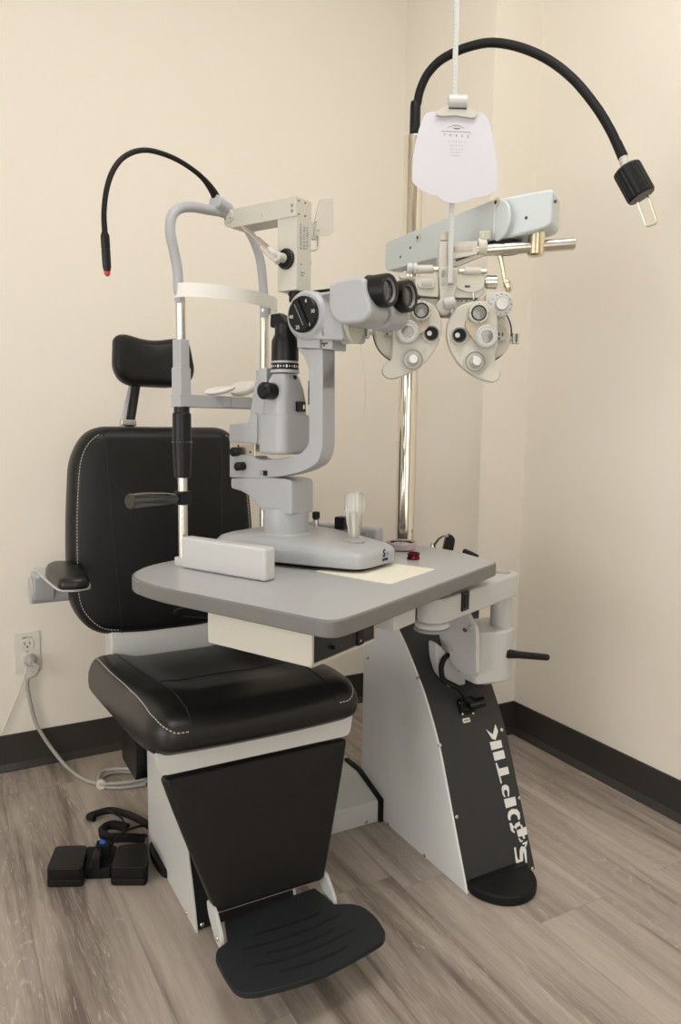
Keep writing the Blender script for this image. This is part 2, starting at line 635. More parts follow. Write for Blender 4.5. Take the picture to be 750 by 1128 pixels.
# ---- wall outlet
oc = hy(29.9, 717.5, YL)
t = thing('wall_outlet', (oc.x, YL, oc.z), 'white duplex electrical outlet plate on the wall left of the chair', 'outlet')
OF = Frame((oc.x, YL, oc.z), 0)
mb = MB()
mb.prism(OF, 1, rrect(.0685, .114, .004), -.0055, 0, OUTW, bevel=.0025)
mb.text('CKT 14', .0085, axis_matrix(OF.pt(0, -.0058, .0405), (0, -1, 0), (1, 0, 0)), INKD)
mb.build('cover_plate', t)
for zc in (0.0215, -0.0215):
    mb = MB()
    mb.prism(OF, 1, rrect(.034, .030, .010, cy=zc), -.0085, -.0045, OUTW, bevel=.001)
    for sx in (-.0065, .0065): mb.box(OF, (sx - .0012, -.0089, zc + .000), (sx + .0012, -.0083, zc + .0085), INKD, 0)
    mb.cyl(OF.pt(0, -.0083, zc - .006), OF.pt(0, -.0089, zc - .006), .0027, INKD, 14, 0)
    mb.build('socket', t)
mb = MB(); mb.cyl(OF.pt(0, -.005, 0), OF.pt(0, -.0068, 0), .003, STEEL, 14); mb.build('screw', t)


# ---- cords
def zo(X, Y): return (X / 3.125, 680 + Y / 3.125)


pl = OF.pt(.006, 0, -.0215)
t = thing('power_cord', pl + V((0, -.01, 0)), 'thick grey power cord plugged into the outlet and coiled on the floor', 'power cord')
mb = MB()
mb.lathe(pl + V((0, -.0093, 0)), (0.0, -1, 0), [(.0155, 0), (.0165, .004), (.0160, .014), (.011, .022), (.0075, .036), (.006, .040)], CORDG, 20)
mb.build('plug', t)
pts = [pl + V((.0, -.044, -.001)), pl + V((.016, -.052, -.012)), pl + V((.010, -.040, -.034)), hy(*zo(95, 215), YL - .024), hy(*zo(100, 270), YL - .018), hy(*zo(120, 355), YL - .016), hy(*zo(142, 398), YL - .022), hy(*zo(178, 452), YL - .036)]
for q in ((228, 517), (280, 553), (340, 573), (400, 578), (470, 572), (520, 566)):
    pts.append(hz(*zo(*q), .006))
pts[8].z = .010
mb = MB(); mb.tube(pts, .0050, CORDG, 10, sm=8); mb.build('flex', t)
mb = MB()
lp = [(500, 556), (440, 568), (385, 572), (345, 572), (341, 545), (362, 527), (400, 522), (440, 522), (500, 528)]
mb.tube([hz(*zo(*q), .016) for q in lp], .0048, CORDG, 10, sm=8)
lp = [(500, 575), (430, 585), (380, 585), (346, 578), (352, 553), (378, 537), (420, 531), (500, 540)]
mb.tube([hz(*zo(*q), .0055) for q in lp], .0048, CORDG, 10, sm=8)
mb.build('coiled_slack', t)
mb = MB(); q = hz(*zo(346, 576), .012); mb.cyl(q + V((0, -.006, 0)), q + V((0.004, .006, 0)), .013, CORDW, 14); mb.build('cable_tie', t)

pts = [pl + V((-.012, -.020, -.020)), pl + V((-.016, -.022, -.04)), hy(*zo(60, 270), YL - .012), hy(*zo(30, 345), YL - .012), hy(*zo(2, 402), YL - .012), hy(*zo(-60, 470), YL - .02), hz(*zo(-150, 560), .004), hz(*zo(-260, 600), .004)]
mb = MB(); mb.tube(pts, .0022, CORDW, 8, sm=8)
tag(mb.build('thin_cord', origin=pts[0]), 'thin white cord running down the wall from the outlet to the left', 'cord')


# ================================================================== EXAM CHAIR (faces -y)
XC = -1.10
CH = Frame((XC, 0, 0), 0)
chair = thing('examination_chair', (XC, -.25, 0), 'black leather patient examination chair with white pedestal and footrest', 'chair')

# pedestal
BW = .1075
mb = MB()
side = [(-.105, 0.0), (-.455, 0.0), (-.430, .075), (-.397, .149), (-.362, .215), (-.335, .275), (-.325, .335), (-.105, .335)]
for sx in (-1, 1):
    mb.prism(CH, 0, side, sx * BW - sx * .004, sx * BW, CHAIRW, bevel=.001)
mb.prism(CH, 0, [(-.110, 0.002), (-.448, .002), (-.424, .075), (-.391, .149), (-.356, .215), (-.33, .275), (-.32, .325), (-.110, .325)], -BW + .004, BW - .004, BLACKM)
ped = mb.build('pedestal', chair)
for (px, py) in ((206.5, 1003), (222.5, 1021)):
    pass
mb = MB(); mb.cyl(CH.pt(-BW + .013, -.449, .012), CH.pt(-BW + .013, -.453, .0125), .0045, STEEL, 12); mb.build('screw', ped)
mb = MB(); q = hx(206, 1005, XC - BW); mb.cyl(q, q + V((-.003, 0, 0)), .0045, STEEL, 12); mb.build('screw', ped)
mb = MB(); q = hx(164.8, 930, XC - BW); mb.cyl(q + V((0, -.004, 0)), q + V((-.003, -.004, 0)), .004, STEEL, 12); mb.build('screw', ped)
mb = MB()
mb.prism(CH, 2, rpoly([(-.114, -.262), (-.121, -.225), (-.122, -.165), (-.112, -.125), (-.06, -.08), (.06, -.08), (.1, -.12), (.1, -.262)], .02), 0, .020, BLACKM, bevel=.006)
mb.build('floor_plate', chair)
# motor housing behind the pedestal
mb = MB()
mb.prism(CH, 0, rpoly([(.06, .145), (-.075, .145), (-.09, .18), (-.09, .34), (.06, .34)], .012), -.128, .11, BLACKP, bevel=.004)
mb.build('motor_housing', chair)
# seat pan
mb = MB()
mb.prism(CH, 0, [(-.49, .402), (-.49, .375), (-.44, .362), (.035, .328), (.04, .352)], -.178, .178, CHAIRW, bevel=.004)
fr_ = rpoly([(-.196, .408), (.196, .408), (.190, .366), (-.190, .366)], [.002, .002, .014, .014])
mb.prism(CH, 1, fr_, -.520, -.490, CHAIRW, bevel=.003)
mb.build('seat_pan', chair)


# seat cushion
def seatdef(uq, p, h):
    q = V(p)
    s = lambda x: max(0, min(1, x)) ** 2 * (3 - 2 * max(0, min(1, x)))
    if uq.z > 0:
        f = max(0, uq.z)
        q.z += f * (.013 * s((abs(uq.x) - .42) / .3) * (1 - s((-.1 - uq.y) / .8) * .75))
        q.z += f * .016 * math.exp(-((uq.y + .58) / .28) ** 2) * (1 - .2 * abs(uq.x))
        q.z -= f * .006 * math.exp(-((uq.y - .1) / .5) ** 2) * (1 - s((abs(uq.x) - .3) / .3))
    q.z += -q.y * .105
    # front underside swings up a little, sides bow
    if uq.y < -.5 and uq.z < 0: q.z += .012 * s((-.5 - uq.y) / .5) * -uq.z
    q.x *= 1 + .012 * (1 - uq.y * uq.y)
    q.y -= .012 * (1 - uq.x * uq.x) * (uq.y < -.4)
    return q


mb = MB()
mb.rbox(CH, (-.212, -.548, .357), (.212, .062, .445), (.040, .060, .040), LEATHERS, n=(28, 34, 10), deform=seatdef)
seat = mb.build('seat_cushion', chair, sharp=80)
from mathutils.bvhtree import BVHTree


def stitched(name, ob, pts, parent, m, dash=.0045, gap=.003, r=.0009, lift=.0006, cont=False, sm=6):
    """a stitched line: the path is laid onto the surface of ob"""
    base = ORG[ob.name]
    bvh = BVHTree.FromPolygons([tuple(v.co + base) for v in ob.data.vertices], [tuple(p.vertices) for p in ob.data.polygons])
    P = spline(pts, sm)
    S = []
    for p in P:
        co, n, i, d = bvh.find_nearest(p)
        S.append(co + n * lift)
    mb = MB()
    if cont:
        mb.tube(S, r, m, 6)
    else:
        # resample
        seg = [S[0]]; out = []
        L = 0
        D = [0]
        for i in range(1, len(S)): D.append(D[-1] + (S[i] - S[i - 1]).length)
        def at(d):
            for i in range(1, len(S)):
                if D[i] >= d:
                    f = (d - D[i - 1]) / max(1e-9, D[i] - D[i - 1])
                    return S[i - 1].lerp(S[i], f)
            return S[-1]
        d = 0
        while d + dash < D[-1]:
            mb.tube([at(d), at(d + dash)], r, m, 5)
            d += dash + gap
    return mb.build(name, parent)


# pale stitching along both bolsters, dark seams across the cushion
for sx in (-1, 1):
    stitched('stitching', seat, [CH.pt(sx * .20, .03, .44), CH.pt(sx * .207, -.15, .462), CH.pt(sx * .207, -.30, .478), CH.pt(sx * .209, -.44, .485), CH.pt(sx * .205, -.515, .478), CH.pt(sx * .18, -.56, .463), CH.pt(sx * .145, -.57, .462)], seat, THREAD)
    stitched('seam', seat, [CH.pt(sx * .145, .03, .46), CH.pt(sx * .142, -.2, .47), CH.pt(sx * .138, -.34, .49), CH.pt(sx * .138, -.48, .52), CH.pt(sx * .142, -.55, .50), CH.pt(sx * .145, -.58, .47)], seat, SEAM, cont=True, r=.0013, lift=0)
stitched('seam', seat, [CH.pt(-.138, -.34, .49), CH.pt(-.10, -.285, .49), CH.pt(-.05, -.262, .49), CH.pt(.05, -.262, .49), CH.pt(.10, -.285, .49), CH.pt(.138, -.34, .49)], seat, SEAM, cont=True, r=.0013, lift=0)

# backrest
TILT = R(4)
BM = Matrix(((1, 0, 0), (0, math.sin(TILT), -math.cos(TILT)), (0, math.cos(TILT), math.sin(TILT)))).to_4x4()
# local x -> x, local y -> up along the tilted back, local z -> towards the patient
BM = Matrix.Translation(V((XC, .098, .705))) @ BM
bo = rpoly([(-.176, .262), (.176, .262), (.221, .19), (.236, .0), (.236, -.165), (.190, -.238), (.09, -.2545), (-.09, -.2545), (-.190, -.238), (-.236, -.165), (-.236, .0), (-.221, .19)],
           [.05, .05, .07, .1, .06, .05, .05, .05, .05, .06, .1, .07], 6)
mb = MB()
mb.pad(bo, BM, [(.014, -.052), (.004, -.048), (0, -.036), (0, -.004), (.006, .016), (.018, .028), (.032, .033)], LEATHER, puff=.010, rings_in=7)
back = mb.build('backrest', chair, sharp=70)


def bl(x, y, z=.05): return BM @ V((x, y, z))


for sx in (-1, 1):
    stitched('stitching', back, [bl(sx * .16, .242, .03), bl(sx * .19, .215, .03), bl(sx * .206, .17, .03), bl(sx * .217, .07, .03), bl(sx * .221, -.04, .03), bl(sx * .220, -.15, .03), bl(sx * .20, -.195, .03), bl(sx * .165, -.228, .03), bl(sx * .125, -.237, .03)], back, THREAD)
    stitched('seam', back, [bl(sx * .150, .258, .03), bl(sx * .146, .22), bl(sx * .141, .10), bl(sx * .135, -.05), bl(sx * .127, -.18), bl(sx * .121, -.252, .03)], back, SEAM, cont=True, r=.0016, lift=0)
stitched('seam', back, [bl(-.142, .128), bl(-.115, .113), bl(-.07, .090), bl(-.03, .083), bl(.03, .083), bl(.07, .090), bl(.115, .113), bl(.142, .128)], back, SEAM, cont=True, r=.0016, lift=0)
# white back frame showing between seat and back
mb = MB()
mb.prism(CH, 0, rpoly([(.055, .36), (.060, .46), (.075, .50), (.125, .50), (.125, .33), (.06, .33)], .01), -.150, .150, CHAIRW, bevel=.01, segs=3)
mb.prism(CH, 0, rpoly([(.13, .34), (.16, .44), (.155, .86), (.172, .86), (.18, .43), (.155, .33)], .01), -.10, .10, CHAIRW, bevel=.004)
mb.build('back_frame', chair)

# headrest
ho = rpoly([(-.098, .058), (-.070, .066), (.0, .052), (.066, .064), (.094, .055), (.104, -.02), (.094, -.05), (.05, -.064), (-.06, -.062), (-.088, -.05), (-.104, -.02)], [.02, .02, .06, .02, .02, .05, .02, .03, .03, .02, .05], 5)
HM = Matrix.Translation(V((XC, .192, 1.131))) @ Matrix(((1, 0, 0), (0, math.sin(R(6)), -math.cos(R(6))), (0, math.cos(R(6)), math.sin(R(6))))).to_4x4()
mb = MB()
mb.pad(ho, HM, [(.012, -.026), (.003, -.023), (0, -.015), (0, .006), (.005, .018), (.014, .025)], LEATHER, puff=.004, rings_in=6)
for v in mb.bm.verts:
    v.co.y -= 2.6 * (v.co.x - XC) ** 2 - .010
headr = mb.build('headrest', chair, sharp=70)
mb = MB()
a, b, c = hy(152, 420, .205), hy(148, 436, .205), hy(141, 470, .175)
mb.tube([a + V((0, 0, .02)), b, c + V((0, 0, -.02))], .0115, BLACKP, 14, sm=4)
mb.build('headrest_bar', chair)
mb = MB()
a, b = hy(143, 424, .222), hy(133, 468, .20)
mb.rings([[a + V((-.002, 0, 0)), a + V((.012, 0, 0)), a + V((.012, .004, 0)), a + V((-.002, .004, 0))], [b + V((-.006, 0, -.01)), b + V((.012, 0, -.01)), b + V((.012, .004, -.01)), b + V((-.006, .004, -.01))]], WHITE, bevel=.001)
mb.build('headrest_bracket', chair)
mb = MB(); q = hy(141, 464, .172)
mb.box(Frame(q, 0), (-.019, -.012, -.012), (.019, .014, .004), STEEL, .003)
mb.build('headrest_clamp', chair)


# armrests
def armrest(sx):
    def mp(p): return p if sx < 0 else V((2 * XC - p.x, p.y, p.z))
    pz = .632
    mb = MB()
    # plate carrying the pad, curling down at the outside into the pivot
    o = [hz(50, 626, pz), hz(76, 627, pz), hz(101, 646, pz - .006), hz(101, 651, pz - .006), hz(76, 655, pz), hz(60, 644, pz)]
    za_ = pz - .007
    def zq(X, Y): return (20 + X / 7.5, 610 + Y / 7.5)
    tp = [hz(*zq(*g), za_) for g in ((118, 112), (250, 106), (420, 100), (560, 170), (600, 245), (598, 268), (470, 292), (345, 290), (300, 268), (205, 190))]
    tp = rpoly([(g.x, g.y) for g in tp], [.006, .02, .02, .02, .012, .008, .03, .02, .02, .03])
    if sx > 0: tp = [(2 * XC - x, y) for (x, y) in tp][::-1]
    mb.prism(W, 2, tp, pz - .014, pz - .007, WHITE, bevel=.002)
    prof = rpoly([(.15, pz - .011), (.075, pz - .011), (.085, pz - .03), (.10, .566), (.115, .548), (.165, .548), (.185, .575), (.172, pz - .03)], .015)
    x0, x1 = (-1.412, -1.368)
    if sx > 0: x0, x1 = 2 * XC - x1, 2 * XC - x0
    mb.prism(W, 0, prof, x0, x1, GREYW, bevel=.003)
    ar = mb.build('armrest_support', chair)
    mb = MB()
    mb.cyl(mp(V((-1.418, .142, .575))), mp(V((-1.300, .142, .575))), .034, GREYW, 28, .003)
    mb.build('armrest_pivot', ar)
    pp = [hz(*zq(*g), pz + .004) for g in ((228, 118), (290, 96), (420, 94), (490, 118), (570, 175), (592, 222), (580, 245), (470, 258), (345, 258), (318, 246), (225, 160))]
    pp = rpoly([(g.x, g.y) for g in pp], [.012, .02, .02, .02, .02, .012, .012, .02, .012, .012, .02])
    if sx > 0: pp = [(2 * XC - x, y) for (x, y) in pp][::-1]
    mb = MB()
    mb.pad(pp, Matrix.Translation(V((0, 0, pz - .007))), [(.002, 0), (0, .004), (0, .012), (.004, .020), (.010, .024)], LEATHERS, puff=.003, rings_in=4)
    mb.build('armrest_pad', ar, sharp=70)


armrest(-1)
armrest(1)

# leg rest
lt, lb_ = V((XC, -.523, .362)), V((XC, -.577, .115))
ux = (lt - lb_).normalized()
nz_ = V((1, 0, 0)).cross(ux)
LM = Matrix((V((1, 0, 0)), ux, nz_)).transposed().to_4x4()
LM.translation = (lt + lb_) / 2
hh = (lt - lb_).length / 2
mb = MB()
lo_ = rpoly([(-.186, hh), (.186, hh), (.166, hh * .45), (.118, -hh * .75), (.107, -hh), (-.107, -hh), (-.118, -hh * .75), (-.166, hh * .45)], [.012, .012, .06, .02, .01, .01, .02, .06], 5)
mb.pad(lo_, LM, [(.003, -.030), (0, -.027), (0, -.008), (.003, -.003), (.008, 0)], LEATHER, puff=.0, rings_in=1)
leg = mb.build('legrest_pad', chair, sharp=70)
mb = MB()
bp = [(-.178, hh - .01), (.178, hh - .01), (.108, -hh * .7), (.100, -hh - .010), (-.100, -hh - .010), (-.108, -hh * .7)]
mb.rings([[LM @ V((x, y, -.034)) for x, y in bp], [LM @ V((x, y, -.029)) for x, y in bp]], CHAIRW)
for (x0, x1) in ((-.06, -.03), (.03, .06)):
    mb.rings([[LM @ V((x, y, z)) for (x, y) in ((x0, -.02), (x1, -.02), (x1, hh), (x0, hh))] for z in (-.10, -.034)], CHAIRW)
mb.build('legrest_backing', leg)

# footrest
FZ = .090


def zf(X, Y): return (220 + X / 3.409, 960 + Y / 3.409)


fo = [(92, 180), (106, 262), (66, 288), (57, 318), (90, 385), (125, 436), (158, 456), (210, 456), (320, 430), (440, 393), (540, 345), (620, 300), (690, 258), (700, 228), (664, 170), (620, 134), (577, 119), (500, 122), (470, 90), (430, 60)]
poly = [hz(*zf(*q), FZ) for q in fo]
poly = rpoly([(q.x, q.y) for q in poly], [.0, .008, .012, .02, .03, .02, .02, .02, .1, .1, .1, .1, .02, .02, .03, .02, .02, .008, .01, 0], 4)
mb = MB()
mb.prism(W, 2, poly, FZ - .011, FZ, DARKP, bevel=.002)
foot = mb.build('footplate', chair)
for pts in (((198, 240), (300, 210), (400, 176), (453, 153)), ((155, 293), (280, 262), (420, 212), (530, 160)), ((250, 306), (340, 286), (440, 248), (508, 215)), ((203, 356), (330, 326), (470, 272), (582, 215)), ((295, 376), (400, 347), (500, 308), (560, 275))):
    mb = MB()
    P = spline([hz(*zf(*q), FZ + .0001) for q in pts], 6)
    rr = []
    for i in range(len(P)):
        tt = (P[min(i + 1, len(P) - 1)] - P[max(i - 1, 0)]).normalized()
        n_ = V((-tt.y, tt.x, 0)) * .0022
        rr.append([P[i] - n_, P[i] + n_, P[i] + n_ + V((0, 0, .0004)), P[i] - n_ + V((0, 0, .0004))])
    mb.rings(rr, SEAM)
    mb.build('grip_slot', foot)
for sx in (-1, 1):
    mb = MB()
    bpz = rpoly([(-.535, .125), (-.575, .128), (-.612, .095), (-.612, .072), (-.585, .070), (-.545, .10)], .014)
    x = sx * .1115
    mb.prism(CH, 0, bpz, x - .0035, x + .0035, WHITE, bevel=.0015)
    br = mb.build('footrest_hinge', chair)
    mb = MB(); mb.cyl(CH.pt(x + sx * .003, -.597, .086), CH.pt(x + sx * .0065, -.597, .086), .005, STEEL, 14); mb.build('hinge_screw', br)


# ================================================================== FOOT PEDAL
def zp(X, Y): return (40 + X / 4.6875, 880 + Y / 4.6875)


pc = hz(*zp(315, 400), 0)
ft = thing('foot_pedal', pc, 'black double foot switch on the floor left of the chair base', 'foot pedal')
PH = .043
def padpoly(pts, z): return [(q.x, q.y) for q in (hz(*zp(*p), z) for p in pts)]
for pts in (((98, 240), (262, 235), (262, 262), (240, 357), (58, 360), (54, 350)), ((420, 236), (560, 222), (578, 235), (574, 335), (560, 352), (380, 352))):
    pp = rpoly(padpoly(pts, PH), .012, 4)
    mb = MB(); mb.prism(W, 2, pp, .016, PH, BLACKP, bevel=.004); pd = mb.build('pedal', ft)
    mb = MB(); cx = sum(p[0] for p in pp) / len(pp); cy = sum(p[1] for p in pp) / len(pp)
    mb.prism(W, 2, [(cx + (x - cx) * 1.02, cy + (y - cy) * 1.02) for x, y in pp], 0, .017, BLACKM, bevel=.003); mb.build('pedal_base', pd)
mb = MB()
mb.prism(W, 2, rpoly(padpoly(((262, 245), (418, 240), (385, 355), (245, 357)), .026), .006), 0, .026, BLACKM, bevel=.004)
mb.build('bridge', ft)
mb = MB(); q = hz(*zp(322, 300), .03); q2 = hz(*zp(310, 352), .03)
mb.box(Frame(((q.x + q2.x) / 2, (q.y + q2.y) / 2, 0), R(-20)), (-.009, -.022, .02), (.009, .022, .052), BLACKP, .004)
mb.build('carry_handle', ft)
q = hz(*zp(342, 225), .058)
mb = MB(); mb.box(Frame((q.x, q.y, 0), R(-20)), (-.014, -.010, 0), (.016, .012, .058), BLACKM, .003); sw = mb.build('switch_housing', ft)
mb = MB(); mb.lathe(q, (0, -.3, 1), [(.0065, -.001), (.006, .0018), (.003, .003)], BLUE, 16); mb.build('blue_button', sw)
mb = MB()
mb.tube([hz(*zp(*p), z) for (p, z) in (((590, 145), .03), ((540, 112), .03), ((455, 75), .02), ((380, 60), .014), ((310, 76), .012), ((272, 92), .010), ((300, 100), .010))], .0085, BLACKM, 12, sm=8)
mb.build('cable', ft)
mb = MB()
c0, c1 = hz(*zp(455, 168), .016), hz(*zp(350, 165), .016)
pth = spline([hz(*zp(*p), .018) for p in ((470, 150), (400, 134), (350, 150), (345, 180), (380, 200), (450, 200), (560, 205))], 20)
hel = []
for i, p in enumerate(pth):
    tt = (pth[min(i + 1, len(pth) - 1)] - pth[max(i - 1, 0)]).normalized()
    s_ = tt.cross(V((0, 0, 1))).normalized(); u_ = s_.cross(tt)
    for k in range(3):
        a = (i * 3 + k) * 1.05
        p2 = p + tt * (0.0006 * k)
        hel.append(p2 + s_ * .0085 * math.cos(a) + u_ * .0085 * math.sin(a))
mb.tube(hel, .0026, BLACKM, 6)
mb.tube([hz(*zp(*p), z) for (p, z) in (((462, 150), .02), ((440, 100), .022), ((400, 75), .026), ((375, 62), .024))], .0026, BLACKM, 8, sm=6)
mb.tube([hz(*zp(*p), z) for (p, z) in (((385, 245), .03), ((410, 205), .045), ((460, 165), .05), ((540, 140), .04), ((600, 140), .03))], .003, BLACKM, 8, sm=6)
mb.build('coiled_cable', ft)
# ================================================================== INSTRUMENT STAND
XA, XB = -.668, -.476
XM = (XA + XB) / 2
PX, PY = -.578, -.208           # pole
stand = thing('instrument_stand', (XM, -.35, 0), 'silver and black refraction instrument stand with tall chrome pole beside the chair', 'instrument stand')
front = [(-.604, 0), (-.553, .1275), (-.494, .275), (-.443, .3635), (-.409, .4084), (-.359, .465), (-.328, .494), (-.28, .532), (-.235, .552)]
fs = [tuple(q)[:2] for q in spline([V((y, z, 0)) for y, z in front], 4)]
sidep = [(-.166, 0)] + fs + [(-.166, .56)]
for x0, x1 in ((XA, XA + .005), (XB - .005, XB)):
    pr_ = sidep if x0 == XA else [(y + (.006 if 0 < i < len(sidep) - 1 else 0), z) for i, (y, z) in enumerate(sidep)]
    mb = MB(); mb.prism(W, 0, pr_, x0, x1, SILVER, bevel=.0012, segs=1, ang=60); sp = mb.build('side_panel', stand)
    if x0 == XA:
        for (u, v) in ((405.5, 725), (427.5, 913), (468, 946), ):
            q = hx(u, v, XA)
            if q.z < .006: q.z = .006
            mb = MB(); mb.lathe(q, (-1, 0, 0), [(.0045, 0), (.004, .002), (.002, .003)], STEEL, 14); mb.build('screw', sp)
core = [(-.170, 0.0)] + [(y + .004, z) for y, z in fs] + [(-.170, .556)]
core[1] = (-.600, 0.0)
mb = MB(); mb.prism(W, 0, core, XA + .005, XB - .005, PANEL); SKIN = [(y - .0025, z) for y, z in core[1:-1]]; mb.prism(W, 0, SKIN + [(y + .004, z) for y, z in SKIN[::-1]], XA + .005, XB + .0005, PANEL); fp = mb.build('front_panel', stand)


def onpanel(u, v, lift=0.0):
    for i in range(len(SKIN) - 1):
        (y0, z0), (y1, z1) = SKIN[i], SKIN[i + 1]
        e = V((0, y1 - y0, z1 - z0))
        n = V((0, -e.z, e.y)).normalized()
        q = hitp(u, v, (0, y0, z0), n)
        t = (q - V((q.x, y0, z0))).dot(e) / e.dot(e)
        if -0.02 <= t <= 1.02:
            return q + n * lift, n
    return q, n


def zl(X, Y): return (500 + X / 5.127, 780 + Y / 5.127)


GL = [
    [(178, 120), (217, 150), (231, 92), (246, 132), (232, 180), (213, 174)],                     # K, arms
    [(200, 193), (262, 180), (271, 222), (210, 238)],                                            # K, stem
    [(216, 252), (277, 236), (287, 282), (228, 298)],                                            # I
    [(232, 312), (238, 308), (252, 343), (300, 330), (309, 370), (258, 385), (268, 422), (262, 427)],   # T
    [(280, 514), (342, 500), (350, 547), (291, 566)],                                            # P, stem
    [(267, 455), (270, 440), (288, 431), (304, 440), (309, 462), (309, 496), (302, 500), (300, 470), (288, 458), (279, 470), (283, 493), (291, 498), (282, 503), (272, 488)],   # P, bowl
    [(301, 612), (306, 585), (325, 570), (352, 570), (368, 590), (371, 622), (362, 632), (355, 608), (340, 597), (322, 602), (315, 618), (317, 634), (307, 632)],   # O, upper half
    [(311, 650), (322, 648), (331, 665), (340, 668), (345, 652), (368, 640), (372, 662), (352, 672), (350, 684), (336, 672), (330, 685), (340, 698), (338, 706), (320, 692)],   # O, lower half
    [(352, 690), (378, 681), (372, 662), (380, 658), (388, 677), (404, 668), (411, 712), (394, 718), (399, 735), (390, 738), (384, 721), (360, 728)],   # 4
    [(361, 736), (368, 733), (376, 748), (385, 745), (386, 753), (372, 757)],
    [(383, 764), (411, 750), (409, 768), (402, 787), (396, 784), (401, 766), (388, 772)],
    [(337, 788), (346, 785), (352, 835), (360, 858), (369, 855), (369, 800), (378, 779), (395, 783), (404, 797), (410, 872), (401, 873), (394, 818), (387, 812), (386, 866), (376, 883), (357, 886), (347, 868)],   # S
]
mb = MB()
for g in GL:
    P = [onpanel(*zl(*q)) for q in g]
    n = P[0][1]
    mb.rings([[p + n * .0010 for p, _ in P], [p + n * .0020 for p, _ in P]], INKW)
tag(mb.build('brand_lettering', fp), 'white stencil lettering running up the panel')
for (u, v) in ((460.5, 747), (484, 821), (502.5, 900), (517, 982), (552, 804), (571.5, 879), (586, 957)):
    q, n = onpanel(u, v)
    mb = MB(); mb.lathe(q, n, [(.0048, -.001), (.0042, .002), (.002, .003)], STEEL, 14); mb.build('panel_screw', fp)
# half-round black foot
mb = MB()
disc = [(-.664, -.585)] + [(-.583 + .079 * math.cos(R(a)), -.602 + .085 * math.sin(R(a))) for a in range(180, 361, 12)] + [(-.504, -.585)]
mb.prism(W, 2, disc, 0, .022, BLACKM, bevel=.005, segs=3)
mb.box(W, (-.656, -.611, .004), (-.504, -.585, .0235), BLACKP, .002)
mb.build('foot', stand)
# bridge to the chair pedestal
mb = MB()
mb.prism(W, 0, [(-.27, 0), (-.27, .056), (-.165, .088), (-.10, .088), (-.10, 0)], XC + BW + .001, XA - .012, CHAIRW, bevel=.003)
br = mb.build('floor_bridge', stand)
mb = MB()
mb.prism(W, 0, [(-.276, 0), (-.276, .059), (-.165, .094), (-.096, .094), (-.096, 0)], XA - .012, XA, BLACKM, bevel=.002)
mb.build('gasket', br)
q = hy(403, 905, -.27)
mb = MB(); mb.cyl(q, q + V((0, -.003, 0)), .0045, STEEL, 14); mb.build('screw', br)
# pole
mb = MB()
mb.lathe((PX, PY, .54), (0, 0, 1), [(.0225, 0), (.0225, 1.112), (.021, 1.114)], CHROME, 40)
pole = mb.build('pole', stand)
mb = MB(); mb.lathe((PX, PY, .552), (0, 0, 1), [(.037, 0), (.037, .02), (.030, .028), (.026, .03)], BLACKM, 32); mb.build('pole_collar', pole)

# refractor arm carried on the pole
ZA = 1.42
mb = MB()
Am = Frame((PX - .004, PY, ZA), 0)
prof = rpoly([(.055, .0), (-.352, .004), (-.384, -.010), (-.392, -.04), (-.384, -.070), (-.352, -.080), (-.10, -.073), (.055, -.070)], [.02, .012, .02, .03, .02, .012, .03, .02], 5)
mb.prism(Am, 0, prof, -.037, -.030, PALEBLUE, bevel=.002, segs=3)
prof = rpoly([(.055, .0), (-.315, .003), (-.315, -.078), (-.10, -.073), (.055, -.070)], [.02, .01, .01, .03, .02], 5)
mb.prism(Am, 0, prof, -.031, .037, PALEBLUE, bevel=.006, segs=3)
arm = mb.build('refractor_arm', stand)
d2 = V((.565, -.825, 0)).normalized(); n2 = V((.825, .565, 0)).normalized()
J = V((-.634 + .022, -.583 + .0150, 0))                     # near face of the second link starts here
F2 = Frame((J.x, J.y, ZA - .001), math.atan2(d2.y, d2.x))       # x along the link, -y = towards the camera's left
mb = MB()
prof = rpoly([(-.02, .004), (.098, .012), (.098, -.056), (.078, -.062), (-.02, -.078)], [.01, .012, .02, .01, .01], 5)
mb.prism(F2, 1, prof, .0, .074, PALEBLUE, bevel=.007, segs=3)
link = mb.build('end_link', arm)
if F2.ax[1].dot(n2) < 0: raise RuntimeError('link side')
mb = MB(); mb.cyl((PX - .004, PY - .335, ZA - .075), (PX - .004, PY - .335, ZA - .090), .042, BLACKM, 32); mb.build('arm_bearing', arm)
for (u, v) in ((547, 223), (461, 262)):
    q = hx(u, v, PX - .004 - .037)
    mb = MB(); mb.lathe(q, (-1, 0, 0), [(.0085, -.001), (.0085, .002), (.006, .003)], STEEL, 18); mb.cyl(q + V((-.0029, 0, 0)), q + V((-.0034, 0, 0)), .004, INKD, 12, 0); mb.build('arm_bolt', arm)
for (u, v) in ((441, 283), (452, 273)):
    q = hx(u, v, PX - .004 - .037)
    mb = MB(); mb.cyl(q + V((.001, 0, 0)), q + V((-.0006, 0, 0)), .0032, INKD, 12, 0); mb.build('set_screw', arm)
for (u, v) in ((579.5, 240), (611.5, 222)):
    q = hitp(u, v, F2.o, F2.ax[1])
    mb = MB(); mb.cyl(q + F2.ax[1] * .001, q - F2.ax[1] * .0006, .0032, INKD, 12, 0); mb.build('set_screw', link)
